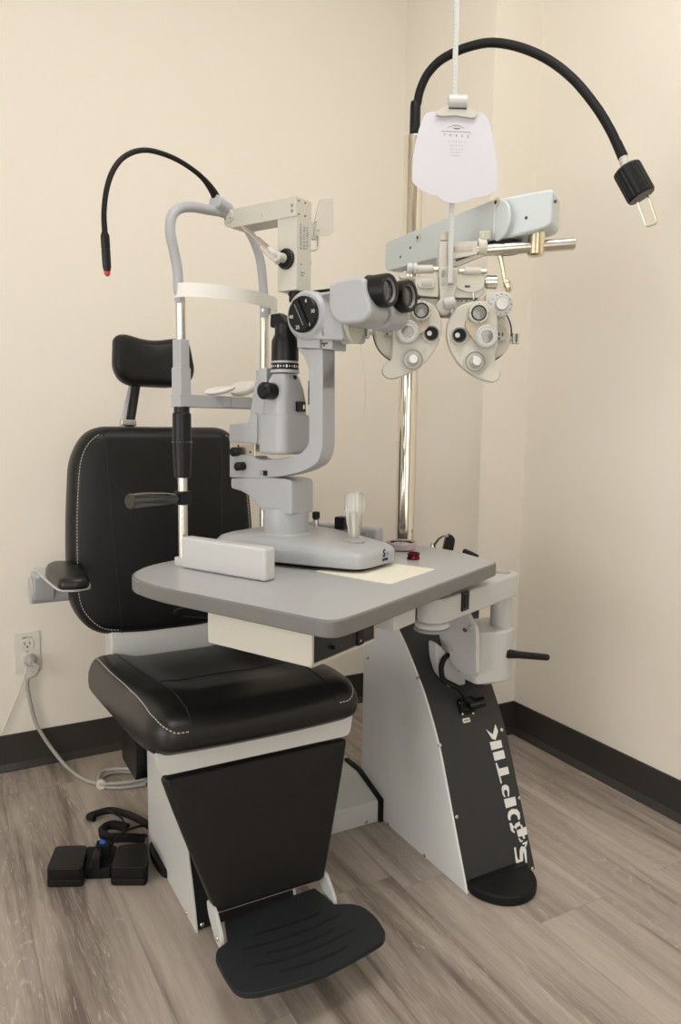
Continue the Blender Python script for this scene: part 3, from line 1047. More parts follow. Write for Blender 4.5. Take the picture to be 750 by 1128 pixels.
# post and cross rod under the link
POST = F2.pt(.066, .030, 0)
ln = V((math.cos(R(-30)), math.sin(R(-30)), 0)); nn = V((-ln.y, ln.x, 0))     # nn points away from the camera
def hP(u, v, b=0.0): return hitp(u, v, POST + nn * b, nn)
pb = hP(590.5, 281).z
PC = hP(590.5, 270)
mb = MB(); mb.lathe((PC.x, PC.y, pb), (0, 0, 1), [(.005, -.003), (.013, -.002), (.0165, .001), (.0165, ZA - .058 - pb)], BRASS, 32); post = mb.build('drop_post', link)
r0, r1 = hP(524, 276.5), hP(633, 268.5)
rz = (r0.z + r1.z) / 2
mb = MB(); mb.cyl(V((r0.x, r0.y, r0.z)), V((r1.x, r1.y, r1.z)), .0115, STEEL, 32, .002); mb.build('cross_rod', link)

# ---- swing arm that carries the table
mb = MB()
q, n = onpanel(496, 735)
def zb(X, Y): return (390 + X / 3.571, 640 + Y / 3.571)
bs = [(320, 250), (326, 244), (345, 262), (400, 330), (438, 370), (438, 420), (412, 448), (380, 430), (345, 380), (322, 310)]
mb.prism(W, 1, rpoly(W.poly(1, -.428, [zb(*g) for g in bs]), [.002, .003, .01, .01, .01, .012, .01, .02, .03, .03]), -.428, -.400, WHITE, bevel=.003)
mb.cyl(V((-.575, -.34, .44)), V((-.575, -.41, .44)), .02, WHITE, 24)
mb.build('arm_boss', stand)
mb = MB()
dp = W.poly(0, -.602, [zb(*g) for g in ((455, 150), (478, 180), (480, 365), (468, 380), (430, 368), (385, 330), (350, 275), (334, 220), (330, 175), (345, 120), (440, 110))])
mb.prism(W, 0, rpoly(dp, [.01, .012, .006, .006, .02, .03, .04, .03, .02, .01, .01], 5), -.602, -.592, WHITE, bevel=.0015)
mb.box(W, (-.594, -.500, .43), (-.576, -.455, .525), BLACKM, .002)
cl = mb.build('clamp_plate', stand)
for (u, v) in ((518.5, 692), (497, 715)):
    q = hx(u, v, -.602)
    mb = MB(); mb.lathe(q, (-1, 0, 0), [(.0062, 0), (.0062, .005), (.004, .006)], ALUM, 16); mb.build('clamp_bolt', cl)
q = hx(512, 694, -.602)
mb = MB(); mb.prism(Frame(q, 0), 0, circ(.008, 20, ry=.005), -.0006, .0005, STEEL); mb.build('oval_badge', cl)
mb = MB()
mb.prism(W, 2, rpoly([(-.578, -.502), (-.498, -.517), (-.456, -.487), (-.450, -.40), (-.578, -.39)], [.014, .03, .03, .012, .01], 5), .408, .527, WHITE, bevel=.006, segs=3)
mb.prism(W, 2, rpoly([(-.545, -.49), (-.485, -.49), (-.48, -.43), (-.545, -.43)], .008), .400, .409, GREYD)
blk = mb.build('clamp_block', stand)
mb = MB()
a = hitp(558, 720, (-.47, -.52, 0), V((-.5, -.866, 0)))
b = hitp(602, 724, a, V((-.5, -.866, 0)))
mb.tube([a + V((0, .02, .0)), a + V((-.002, -.005, 0))], .0125, BLACKP, 20)
mb.tube([a + V((-.004, 0, .001)), a.lerp(b, .3), b], [.0115, .0085, .0075], BLACKP, 16)
mb.sphere(b, .0075, BLACKP)
mb.build('clamp_lever', blk)
EP = V((-.487, -.470, 0))
mb = MB(); mb.cyl((EP.x, EP.y, .525), (EP.x, EP.y, .60), .0235, WHITE, 36); mb.build('arm_post', stand)
JP = hz(476, 684, .60)
JP = V((JP.x, JP.y, 0))
dv = (JP - EP).normalized(); pv = V((-dv.y, dv.x, 0))
hw0, hw1 = .036, .030
poly = []
for k in range(13):
    a = math.pi * k / 12
    poly.append(EP - dv * hw0 * math.sin(a) + pv * hw0 * math.cos(a))
for k in range(13):
    a = math.pi * k / 12
    poly.append(JP + dv * hw1 * math.sin(a) - pv * hw1 * math.cos(a))
mb = MB()
mb.prism(W, 2, [(q.x, q.y) for q in poly], .600, .650, WHITE, bevel=.004, segs=3)
beam = mb.build('table_arm', stand)
mb = MB(); mb.prism(W, 2, [(EP.x + x, EP.y + y) for x, y in circ(.019, 28)], .6497, .6506, GREYD); mb.prism(W, 2, [(EP.x + x, EP.y + y) for x, y in circ(.014, 28)], .6505, .6512, STEEL); mb.build('arm_cap', beam)
mb = MB(); mb.cyl((JP.x, JP.y, .588), (JP.x, JP.y, .600), .034, WHITE, 32, .003); mb.cyl((JP.x, JP.y, .582), (JP.x, JP.y, .588), .036, GREYD, 32, .002); mb.build('arm_joint', beam)
# rocker switch on the near side of the arm
q = hitp(511, 662, EP - pv * hw1 if pv.y > 0 else EP + pv * hw1, pv)
BF = Frame(q, math.atan2(dv.y, dv.x))
sg = -1 if BF.ax[1].dot(CAM - q) < 0 else 1
mb = MB()
mb.box(BF, (-.014, -.003, -.019), (.014, .005, .019), BLACKP, .001)
mb.box(BF, (-.009, -.006, -.014), (.009, .007, .014), BLACKM, .002)
mb.build('rocker_switch', beam)
# cable from the clamp to the panel socket
qc, nc = onpanel(512, 777)
mb = MB()
mb.box(Frame(qc, 0), (-.021, -.012, -.018), (.021, .006, .018), BLACKP, .003)
mb.cyl(qc + V((.004, -.012, .004)), qc + V((.034, -.030, .014)), .0115, BLACKP, 18)
sk = mb.build('cable_socket', stand)
for (u, v) in ((503.5, 775.5), (517.5, 787), (506, 788)):
    q, n = onpanel(u, v)
    mb = MB(); mb.lathe(q + n * .012, n, [(.003, 0), (.0026, .0016), (.001, .002)], STEEL, 10); mb.build('socket_screw', sk)
mb = MB()
mb.tube([hy(493.5, 721, -.430), hy(488.5, 727, -.436), hy(486, 737, -.438), hy(489, 749, -.44), onpanel(498, 762, .028)[0], onpanel(509, 773, .022)[0], qc + V((.015, -.022, .008))], .0062, BLACKM, 12, sm=8)
mb.build('cable', sk)
q, n = onpanel(513.5, 793.5)
mb = MB()
e = V((0, -n.z, n.y))
ez = n.cross(V((1, 0, 0))) * -1
M = Matrix((V((1, 0, 0)), n.cross(V((1, 0, 0))), n)).transposed().to_4x4(); M.translation = q
mb.rings([[M @ V((x, y, z)) for x, y in rrect(.020, .010, .002)] for z in (0, .0012)], PAPER)
for k in range(4): mb.rings([[M @ V((x, y, z)) for x, y in rrect(.0022, .003, .0004, 2, cx=-.0052 + k * .0034)] for z in (.0012, .0014)], INKD)
mb.build('socket_label', sk)

# ---- instruments standing in their wells behind the table
mb = MB()
mb.box(W, (-.56, -.245, .50), (-.49, -.172, .615), BLACKM, .006)
mb.box(W, (-.505, -.33, .40), (-.43, -.172, .60), PANEL, .006)
mb.build('instrument_well', stand)
a, b, c = hx(478, 600, -.505), hx(484, 592, -.505), hx(493, 590.5, -.505)
t = thing('hand_instrument', (a.x, a.y, .615), 'chrome hand instrument with a bent tip, left of the black instrument head behind the table', 'diagnostic instrument', 'instruments in the stand wells')
mb = MB(); mb.lathe((a.x, a.y, .60), (-.05, 0, 1), [(.012, 0), (.012, .055), (.009, .066), (.007, .078), (.004, .084)], STEEL, 20); mb.build('grip', t)
mb = MB(); mb.tube([a + V((-.003, 0, -.005)), b + V((-.003, 0, -.004)), b.lerp(c, .5) + V((0, 0, .002)), c], [.004, .0032, .0026, .0024], STEEL, 10, sm=6); mb.build('bent_tip', t)
a = hx(492, 597, -.485)
t = thing('ophthalmoscope', (a.x, a.y, .60), 'black ophthalmoscope head poking up behind the grey table edge', 'diagnostic instrument', 'instruments in the stand wells')
mb = MB(); mb.lathe((a.x - .008, a.y + .02, .585), (.16, -.5, 1), [(.012, 0), (.012, .05), (.010, .075), (.011, .09)], BLACKP, 20); mb.build('grip', t)
mb = MB()
Fo = Frame(a, R(-30))
mb.prism(Fo, 1, rpoly([(-.013, -.035), (-.004, .012), (.003, .020), (.014, .018), (.020, .008), (.013, -.035)], [.004, .006, .008, .006, .006, .004]), -.012, .012, BLACKP, bevel=.003); mb.build('head', t)
a, b = hx(512, 606.5, -.452), hx(526, 611, -.452)
t = thing('hand_instrument', ((a.x + b.x) / 2, (a.y + b.y) / 2, .60), 'flat black hand instrument lying low behind the right corner of the table', 'diagnostic instrument', 'instruments in the stand wells')
mb = MB()
mb.tube([b + V((.0, 0, -.004)), b.lerp(a, .5) + V((0, 0, -.004)), a + V((0, 0, -.003))], [.004, .007, .008], BLACKP, 14)
mb.build('grip', t)
mb = MB(); mb.tube([a + V((0, .002, -.006)), V((a.x, a.y + .004, .598))], .006, BLACKP, 12); mb.build('stalk', t)

# ---- exam lamp on top of the pole
ld = V((.60, -.80, 0)).normalized(); lnn = V((-ld.y, ld.x, 0))
P0 = V((PX, PY, 0))
def hL(u, v): return hitp(u, v, P0, lnn)
lamp = thing('examination_lamp', (PX, PY, 1.654), 'black gooseneck lamp arching out from the top of the chrome pole', 'lamp')
mb = MB(); mb.lathe((PX + .001, PY, 1.654), (0, 0, 1), [(.0125, -.01), (.0125, .07), (.0115, .074), (.0115, .078)], BLACKP, 24); mb.build('base_sleeve', lamp)
gp = [V((PX, PY, 1.72))] + [hL(u, v) for (u, v) in ((459.5, 114), (462.5, 100), (470, 83), (482, 69), (496, 60), (515, 52), (541, 47), (572, 52), (604, 66), (632, 88), (656, 117), (672, 143), (680, 160))]
mb = MB(); mb.tube(gp, .0098, BLACKM, 16, sm=8); mb.build('gooseneck', lamp)
ax = (hL(706, 217) - hL(687, 180)).normalized()
q0, q1, q2, q3 = hL(679, 157), hL(686, 173), hL(689, 184), hL(707, 217)
mb = MB(); mb.tube([q0, q1], [.0102, .0108], BLACKM, 18); mb.tube([q1, q2 + ax * .005], .0088, OUTW, 18)
for k in range(3): mb.tube([q1 + (q2 - q1) * (.2 + .3 * k), q1 + (q2 - q1) * (.28 + .3 * k)], .0097, WHITE, 18)
mb.build('lamp_collar', lamp)
L_ = (q3 - q2).length
M = axis_matrix(q2, q3 - q2)
rings = []
for (rr, h) in ((.022, 0), (.0285, .004), (.0295, .008), (.0295, L_ - .004), (.027, L_)):
    rings.append([(rr * (1 - (.035 if i % 2 and .003 < h < L_ - .002 else 0)) * math.cos(2 * math.pi * i / 48), rr * (1 - (.035 if i % 2 and .003 < h < L_ - .002 else 0)) * math.sin(2 * math.pi * i / 48), h) for i in range(48)])
mb = MB(); mb.rings(rings, BLACKP, M); mb.build('knurled_head', lamp, sharp=20)
la = (q3 - q2).normalized()
sdir = la.cross(lnn).normalized()
ew = (hL(722, 246) - hL(711, 250)); 
mb = MB(); mb.tube([hL(699, 214), hL(711, 247.5), hL(713.5, 249.5), hL(722, 246.5), hL(723.5, 243.5), hL(712, 210)], .0022, BRASS, 8); mb.build('wire_loop', lamp)

# ================================================================== SLIT LAMP TABLE
table = thing('instrument_table', T.pt(.05, -.2, -.03), 'grey laminate instrument table with rounded corners carrying the slit lamp', 'table')
to = [(-.172, .052), (-.262, -.0), (-.288, -.10), (-.291, -.425), (-.292, -.486), (-.20, -.490), (.30, -.484), (.378, -.345), (.385, -.10), (.33, .03), (.20, .052)]
to = rpoly(to, [.05, .05, .06, .05, .055, .1, .02, .03, .05, .05, .05], 6)
mb = MB()
mb.prism(T, 2, to, -.027, -.0005, TEDGE, bevel=.003, segs=3)
ins = MB()
tb = mb.build('tabletop', table)
n_ = len(to)
cx, cy = .04, -.22
mb = MB()
mb.prism(T, 2, [(cx + (x - cx) * (1 - .003 / max(.05, abs(x - cx) + .001) if False else .988), cy + (y - cy) * .985) for x, y in to], -.004, 0.0, TABLETOP)
mb.build('laminate_surface', tb)
# power supply box below
mb = MB()
a0_, a1_, b0_, b1_, c0_, c1_ = -.252, -.066, -.418, -.195, -.0925, -.0272
mb.box(T, (a0_, b0_ + .004, c0_), (a1_, b1_, c1_), WARMW, .003)
for (lo, hi) in (((a0_, b0_, c0_), (a0_ + .006, b0_ + .008, c1_)), ((a1_ - .006, b0_, c0_), (a1_, b0_ + .008, c1_)), ((a0_, b0_, c0_), (a1_, b0_ + .008, c0_ + .006))):
    mb.box(T, lo, hi, WARMW, .0015)
pbx = mb.build('power_box', table)
mb = MB(); mb.box(T, (a0_ + .006, b0_ + .002, c0_ + .006), (a1_ - .006, b0_ + .006, c1_ - .0005), BLACKP, .0005)
fpn = mb.build('control_panel', pbx)
tag(fpn, 'recessed black control panel')
mb = MB(); q = T.on(1, b0_ + .002, 366, 713); mb.cyl(T.pt(q.x, b0_ + .002, q.z), T.pt(q.x, b0_ - .004, q.z), .0035, BLACKM, 14); mb.build('toggle_knob', pbx)
mb = MB(); q = T.on(1, b0_ + .002, 396, 703); mb.box(T, (q.x - .009, b0_ - .0005, q.z - .012), (q.x + .010, b0_ + .003, q.z + .013), BLACKM, .001); mb.cyl(T.pt(q.x, b0_ - .0005, q.z - .004), T.pt(q.x, b0_ - .0011, q.z - .004), .0022, GREYW, 14, 0); mb.build('power_switch', pbx)
# bracket plates joining the table to the arm
jt = T.loc(V((JP.x, JP.y, .65)))
mb = MB()
mb.box(T, (-.064, -.452, -.072), (.012, -.14, -.0272), WHITE, .004)
mb.prism(T, 2, rpoly([(.055, -.40), (jt.x + .02, jt.y - .035), (jt.x + .05, jt.y + .03), (jt.x, jt.y + .06), (.055, -.16)], .02), -.048, -.0272, WARMW, bevel=.003)
mb.build('mounting_bracket', table)
# dangling lead under the left end
mb = MB()
mb.tube([T.pt(-.215, -.155, -.026), T.pt(-.232, -.13, -.040), T.pt(-.235, -.10, -.055), T.pt(-.215, -.09, -.068), T.pt(-.18, -.12, -.075), T.pt(-.14, -.19, -.07)], .0028, BLACKM, 8, sm=8)
mb.build('lead', table)

# ---- things lying on the table
pp = [T.on(2, .0008, u, v) for (u, v) in ((347, 629), (430, 643.5), (480, 627), (399, 616))]
mb = MB(); mb.prism(T, 2, rpoly([(q.x, q.y) for q in pp], .008), .0, .0010, PAPER)
tag(mb.build('paper_sheet', origin=T.pt(pp[0].x, pp[0].y, 0)), 'cream sheet of paper on the table under the front of the slit lamp', 'paper')

q = T.on(2, .0, 449, 607)
t = thing('lens_case', T.pt(q.x, q.y, 0), 'round clear mauve lens case on the table next to the pole', 'lens case')
mb = MB()
o = T.pt(q.x + .006, q.y + .02, 0)
mb.lathe(o, (0, 0, 1), [(.024, 0), (.030, .003), (.0315, .013), (.034, .014), (.034, .019), (.031, .019), (.029, .008), (.001, .008)], PINK, 40)
mb.build('tray', t)
mb = MB(); mb.lathe(o + V((0, 0, .0062)), (0, 0, 1), [(.023, 0), (.023, .006), (.016, .0105), (.0005, .012)], LENSG, 32); mb.build('lens', t)
mb = MB(); mb.lathe(o + V((0, 0, .0065)), (0, 0, 1), [(.0235, 0), (.0270, 0), (.0270, .0105), (.0235, .0105)], BLACKM, 32, capped=False); mb.build('lens_rim', t)
q = T.on(2, .0, 458, 616.5)
mb = MB()
o = T.pt(q.x, q.y + .006, 0)
mb.lathe(o, (0, 0, 1), [(.0120, 0), (.0135, .001), (.0135, .004), (.0125, .006), (.0125, .009), (.0138, .0105), (.0138, .0135), (.0125, .0145), (.011, .0145), (.0105, .006), (.001, .006)], REDM, 36)
tag(mb.build('diagnostic_lens', origin=o), 'small dark red ring shaped lens in front of the mauve case', 'lens')
# ================================================================== SLIT LAMP
A0 = .03                                         # plane of the microscope and illumination arms
slit = thing('slit_lamp', T.pt(.055, -.16, 0), 'pale grey slit lamp microscope standing on the table', 'slit lamp')


def tp(k, val, pts): return T.poly(k, val, pts)


# base
BC = .080
def ring(pts, z): return [T.pt(x, y, z) for x, y in pts]
bo_ = [(-.068, -.335), (.067, -.335), (.095, -.22), (.108, -.14), (.132, -.05), (.126, .0), (-.126, .0), (-.132, -.05), (-.108, -.14), (-.095, -.22)]
rr_ = [.030, .030, .05, .05, .04, .03, .03, .04, .05, .05]
def bring(s, z, dyf=0, zf=0):
    pts = rpoly(bo_, rr_, 5)
    out = []
    for x, y in pts:
        x2, y2 = x * (1 - s / .11), (y + .165) * (1 - s / .165) - .165
        zz = z + zf * max(0, min(1, (-.13 - y) / .2)) ** 1.5
        out.append(T.pt(x2 + BC, y2, zz))
    return out
mb = MB()
mb.rings([bring(.003, .0085), bring(0, .0105), bring(.0, .030, zf=.0), bring(.003, .042, zf=-.006), bring(.009, .050, zf=-.010), bring(.022, .0555, zf=-.012), bring(.05, .058, zf=-.012)], GREYW)
base = mb.build('base', slit, sharp=60)
mb = MB(); mb.rings([bring(.016, .002), bring(.016, .009)], BLACKM); mb.build('under_plate', base)
mb = MB(); q = T.on(2, .044, 258, 594); mb.cyl(T.pt(q.x - .002, q.y - .004, .034), T.pt(q.x + .01, q.y, .036), .004, INKD, 12); mb.build('lock_hole', base)
# emblem on the front right of the base
lq = T.on(1, -.3335, 418, 606); 
LMx = axis_matrix(T.pt(BC + .008, -.3360, .031), -T.ax[1], T.ax[0])
mb = MB()
mb.text('S', .021, LMx, NAVY, ext=.0004, bold=True)
M2 = axis_matrix(T.pt(BC + .0205, -.3360, .0285), -T.ax[1], T.ax[0]); mb.text('4', .015, M2, GREYD, ext=.0004)
M2 = axis_matrix(T.pt(BC + .012, -.3360, .0185), -T.ax[1], T.ax[0]); mb.text('OPTIK', .0075, M2, NAVY, ext=.0004, bold=True)
mb.build('maker_emblem', base)
# rail covers either side
for (a, b0, b1, lab) in ((-.150, -.236, -.022, None), (.252, -.215, -.02, None)):
    mb = MB(); mb.box(T, (a, b0, .0005), (a + .030, b1, .061 if a < 0 else .050), WHITE if a < 0 else GREYW, .006, 4); rc = mb.build('rail_cover', slit)
    if a > 0:
        mb = MB(); mb.box(T, (a - .002, b0 + .03, .010), (a + .002, b1 - .02, .040), GREYD, .002); mb.build('cover_recess', rc)
mb = MB(); mb.cyl(T.pt(-.13, -.12, .016), T.pt(.262, -.12, .016), .0055, STEEL, 18)
for a in (-.118, .246): mb.cyl(T.pt(a, -.12, .0155), T.pt(a + .008, -.12, .0155), .0148, BLACKM, 24)
mb.build('axle', slit)
# joystick
jq = T.on(2, .052, 390, 594)
JX = T.pt(jq.x, jq.y, .046)
mb = MB(); mb.lathe(JX, (0, 0, 1), [(.022, 0), (.022, .004), (.017, .007), (.010, .011), (.007, .014)], ACRYL, 28); jb = mb.build('joystick', slit)
rings = []
for (r_, h) in ((.008, .006), (.011, .014), (.016, .040), (.0185, .058), (.0195, .066), (.0195, .094), (.0165, .100), (.010, .102)):
    fl = .06 if .06 < h < .099 else 0
    rings.append([(r_ * (1 - (fl if i % 4 in (0, 1) else 0)) * math.cos(2 * math.pi * i / 64), r_ * (1 - (fl if i % 4 in (0, 1) else 0)) * math.sin(2 * math.pi * i / 64), h) for i in range(64)])
mb = MB(); mb.rings(rings, ACRYL, Matrix.Translation(JX)); mb.build('fluted_grip', jb)
mb = MB(); mb.lathe(JX + V((0, 0, .010)), (0, 0, 1), [(.0045, 0), (.0075, .03), (.009, .048), (.004, .052)], STEEL, 20); mb.build('core', jb)
# small lock screws on the base
q = T.on(2, .055, 348, 580)
mb = MB(); mb.cyl(T.pt(q.x, q.y, .05), T.pt(q.x, q.y, .072), .007, STEEL, 18); mb.cyl(T.pt(q.x, q.y, .072), T.pt(q.x, q.y, .088), .0085, BLACKP, 18, .002); mb.build('lock_screw', slit)
q = T.on(2, .06, 377, 578)
mb = MB(); mb.box(T, (q.x - .012, q.y - .012, .050), (q.x + .014, q.y + .014, .078), BLACKP, .003); mb.build('side_switch', slit)

# pedestal column and stepped bracket
cq = T.on(2, .06, 314, 572)
CA, CB = .045, -.124
mb = MB(); mb.lathe(T.pt(CA, CB, .05), (0, 0, 1), [(.056, 0), (.052, .004), (.047, .010), (.047, .06)], GREYW, 48); col_ = mb.build('column', slit)
mb = MB()
an, af = .006, .078
bp = tp(0, an, [(254, 527), (254, 538), (266, 541), (278, 549), (287, 561), (291, 566), (321, 567.5), (321, 530), (313, 527.5), (296, 526)])
# keep the near face from the photograph, give it real width
bp = rpoly(bp, [.004, .006, .02, .02, .02, .004, .004, .01, .02, .02], 4)
mb.prism(T, 0, bp, an, af, GREYW, bevel=.007, segs=4)
mb.build('bracket', col_)
# lower arm: pivot end, floor and upright of the microscope arm
an, af = A0 - .021, A0 + .021
ap = tp(0, an, [(252.5, 499), (252.5, 526), (283, 527), (312, 525), (335, 519), (350, 510), (355, 495), (355, 384), (340, 384), (340, 490), (331, 500), (312, 505), (285, 507), (274, 499)])
ap = rpoly(ap, [.003, .004, .05, .05, .04, .03, .04, 0, 0, .03, .03, .03, .02, .01], 5)
mb = MB(); mb.prism(T, 0, ap, an, af, GREYW, bevel=.005, segs=3, ang=50)
marm = mb.build('microscope_arm', slit)
mb = MB()
up = tp(0, an, [(327, 384), (355, 384), (355, 430), (341, 430), (340, 410), (336, 396)])
mb.prism(T, 0, rpoly(up, [0, 0, 0, 0, .02, .03]), an + .001, af - .001, GREYW, bevel=.003)
mb.build('arm_flare', marm)
q = T.on(0, an, 290, 521)
mb = MB(); mb.box(T, (an - .0005, q.y - .012, q.z - .006), (an + .004, q.y + .010, q.z + .006), GREYD, 0); mb.box(T, (an - .0008, q.y - .011, q.z - .005), (an + .004, q.y + .000, q.z + .005), BLACKM, 0); mb.build('arm_notch', marm)
for (u, v, r_) in ((268, 513.5, .009),):
    q = T.on(0, an, u, v)
    mb = MB(); mb.cyl(T.pt(an + .002, q.y, q.z), T.pt(an - .022, q.y, q.z), r_, BLACKP, 24, .003); mb.build('locking_knob', marm)

# illumination tower
tw0, tw1 = A0 - .053, A0 + .043
blk_ = tp(0, A0 - .024, [(252, 467), (252, 487), (283, 489), (283, 455), (277, 455), (272, 466)])
mb = MB(); mb.prism(T, 0, blk_, A0 - .024, A0 + .024, GREYW, bevel=.003)
mb.prism(T, 0, tp(0, A0 - .024, [(271, 470), (279, 420), (286, 405), (292, 405), (292, 490), (281, 490)]), A0 - .020, A0 + .02, GREYW, bevel=.003)
tower = mb.build('illumination_tower', slit)
mb = MB()
mb.prism(T, 0, tp(0, A0 - .022, [(253, 486.5), (253, 499.5), (281, 503), (281, 488)]), A0 - .022, A0 + .020, STEEL, bevel=.001)
for (u, v) in ((262.5, 491), (275.5, 498)):
    q = T.on(0, A0 - .022, u, v); mb.cyl(T.pt(A0 - .021, q.y, q.z), T.pt(A0 - .0226, q.y, q.z), .0025, INKD, 10, 0)
mb.build('tilt_plate', tower)
q = T.on(0, A0 - .022, 262, 497.5)
mb = MB(); mb.cyl(T.pt(A0 - .02, q.y + .0, q.z), T.pt(A0 - .040, q.y + .0, q.z), .0095, BLACKP, 24, .003); mb.build('tilt_knob', tower)


# body: rounded-rectangle sections in plan
def sect(u0, v, wa, wb, r_, dy=0.0, at=tw0):
    """a section at the height of pixel row v whose near left edge stands at column u0"""
    q = T.on(0, at, u0, v)
    return q
zA = T.on(0, tw0, 280, 500).z; zB = T.on(0, tw0, 280, 456).z
yL = T.on(0, tw0, 281, 480).y
WB = .068
def twr(z, wa, wb, r_):
    c = yL - WB / 2
    return [T.pt(A0 - .003 + x, c + y, z) for x, y in rrect(wa, wb, r_, 6)]
WA = tw1 - tw0
mb = MB(); mb.rings([twr(zA, WA - .014, WB - .014, .014), twr(zA + .002, WA - .004, WB - .004, .017), twr(zA + .007, WA, WB, .018), twr(zB - .005, WA, WB, .018), twr(zB - .001, WA - .003, WB - .003, .017), twr(zB, WA - .010, WB - .010, .02)], GREYW)
lb2 = mb.build('lamp_housing', tower, sharp=50)
zC = T.on(0, tw0, 290, 411).z
mb = MB(); mb.rings([twr(zB - .001, WA - .010, WB - .009, .017), twr(zB + .025, WA - .012, WB - .010, .018), twr(zB + .050, WA - .022, WB - .014, .018), twr(zC - .012, WA - .034, WB - .020, .018), twr(zC, WA - .044, WB - .030, .015)], GREYW)
cone = mb.build('upper_housing', tower, sharp=50)
cc = T.loc(twr(0, .01, .01, .004)[0]); cc = V((A0 - .003, yL - WB / 2, 0))
def ctr(z): return T.pt(cc.x, cc.y, z)
z1 = T.on(0, cc.x, 308, 408).z; z2 = T.on(0, cc.x, 308, 399).z; z3 = T.on(0, cc.x, 308, 374).z; z4 = T.on(0, cc.x, 308, 359).z; z5 = T.on(0, cc.x, 308, 345).z
mb = MB(); mb.lathe(ctr(z1 - .006), (0, 0, 1), [(.029, 0), (.0285, .006)], GREYW, 40); mb.lathe(ctr(z1), (0, 0, 1), [(.0275, 0), (.0275, z2 - z1 - .003)], BLACKP, 40); mb.lathe(ctr(z2 - .003), (0, 0, 1), [(.0265, 0), (.0265, .006)], GREYW, 40)
for k in range(30):
    a = 2 * math.pi * k / 30; dr = V((math.cos(a), math.sin(a), 0))
    M = axis_matrix(ctr((z1 + z2) / 2 - .0015) + dr * .02755, dr, dr.cross(V((0, 0, 1))) * -1)
    mb.rings([[M @ V((x, y, z)) for x, y in rrect(.0016 if k % 3 else .003, .003 if k % 3 else .005, .0002, 1)] for z in (-.0003, .0003)], INKW)
mb.build('aperture_ring', cone)
mb = MB()
mb.lathe(ctr(z2 + .001), (0, 0, 1), [(.0265, 0), (.027, .003), (.0265, z3 - z2 - .006), (.0215, z3 - z2 + .006), (.0205, z3 - z2 + .008), (.0205, z4 - z2), (.016, z4 - z2 + .004)], BLACKP, 40)
lens_b = mb.build('lens_barrel', tower)
mb = MB()
M = T
pr = tp(0, cc.x - .012, [(298, 346.5), (297.5, 361), (318, 361), (316, 357), (307, 345)])
mb.prism(T, 0, rpoly(pr, [.003, .006, .002, .003, .003]), cc.x - .012, cc.x + .012, BLACKP, bevel=.002)
hd = mb.build('mirror_head', lens_b)
mb = MB(); q1_, q2_ = T.on(0, cc.x, 309, 346), T.on(0, cc.x, 317, 357)
mb.flat([T.pt(cc.x - .009, q1_.y - .002, q1_.z + .001), T.pt(cc.x + .009, q1_.y - .002, q1_.z + .001), T.pt(cc.x + .009, q2_.y - .001, q2_.z + .002), T.pt(cc.x - .009, q2_.y - .001, q2_.z + .002)], T.ax[1] * -1 + V((0, 0, 1)), .0006, GLASS); mb.build('mirror', hd)
def onface(u, v, inset): return T.on(0, tw0 + inset, u, v)
q = onface(301, 431, .012)
mb = MB(); mb.cyl(T.pt(tw0 + .014, q.y, q.z), T.pt(tw0 - .022, q.y, q.z), .0165, BLACKP, 30, .005); mb.build('slit_width_knob', cone)
q = T.on(1, yL - WB + .008, 328, 448)
mb = MB(); mb.box(T, (q.x - .011, yL - WB - .004, q.z - .010), (q.x + .011, yL - WB + .010, q.z + .010), BLACKP, .002); mb.box(T, (q.x + .001, yL - WB - .0055, q.z - .005), (q.x + .005, yL - WB - .003, q.z + .004), STEEL, .0005); mb.build('filter_switch', cone)
for (u, v) in ((325, 416), (328, 431)):
    q = T.on(1, yL - WB + .012, u, v)
    mb = MB(); mb.cyl(T.pt(q.x, yL - WB + .016, q.z), T.pt(q.x, yL - WB + .0095, q.z), .0045, BLACKP, 16); mb.build('pin', cone)
# stem of the lamp behind the housing
mb = MB(); q = T.on(0, A0 + .03, 344, 432); mb.box(T, (A0 + .03, q.y - .008, q.z - .026), (A0 + .045, q.y + .012, q.z + .024), BLACKP, .003); mb.build('lamp_door', tower)

# microscope head
hn = A0 - .042
dq = T.on(0, hn, 334.5, 346.5)
micro = None
mb = MB()
mb.cyl(T.pt(hn + .002, dq.y, dq.z), T.pt(A0 + .045, dq.y, dq.z), .0455, GREYW, 56, .006)
hb = rpoly(tp(0, hn + .006, [(330, 324), (372, 320), (378, 375), (330, 373)]), [.01, .006, .01, .02])
mb.prism(T, 0, hb, hn + .008, A0 + .042, GREYW, bevel=.006, segs=3)
head = mb.build('microscope_head', slit)
mb = MB(); mb.cyl(T.pt(hn + .003, dq.y, dq.z), T.pt(hn - .006, dq.y, dq.z), .0335, BLACKP, 48, .002)
Mx = axis_matrix(T.pt(hn - .006, dq.y, dq.z), -T.ax[0], -T.ax[1])
bar = rpoly([(-.030, -.006), (.030, -.006), (.030, .006), (-.030, .006)], .003)
Mr = Mx @ Matrix.Rotation(R(118), 4, 'Z')
mb.rings([[Mr @ V((x, y, z)) for x, y in bar] for z in (0, .006)], BLACKP, bevel=.0015)
dial = mb.build('magnification_dial', head)
mb = MB()
for k, s_ in enumerate(('16', '6', '10', '16', '25', '40')):
    a = R(128 - 60 * k)
    Mt = axis_matrix(T.pt(hn - .0061, dq.y - math.cos(a) * .0255, dq.z + math.sin(a) * .0255), -T.ax[0], -T.ax[1])
    mb.text(s_, .0095, Mt, INKW, ext=.0002)
mb.rings([[Mr @ V((x, y, z)) for x, y in rrect(.044, .0012, .0003, 1, cy=.003)] for z in (.006, .0063)], GREYD)
mb.build('dial_numbers', dial)
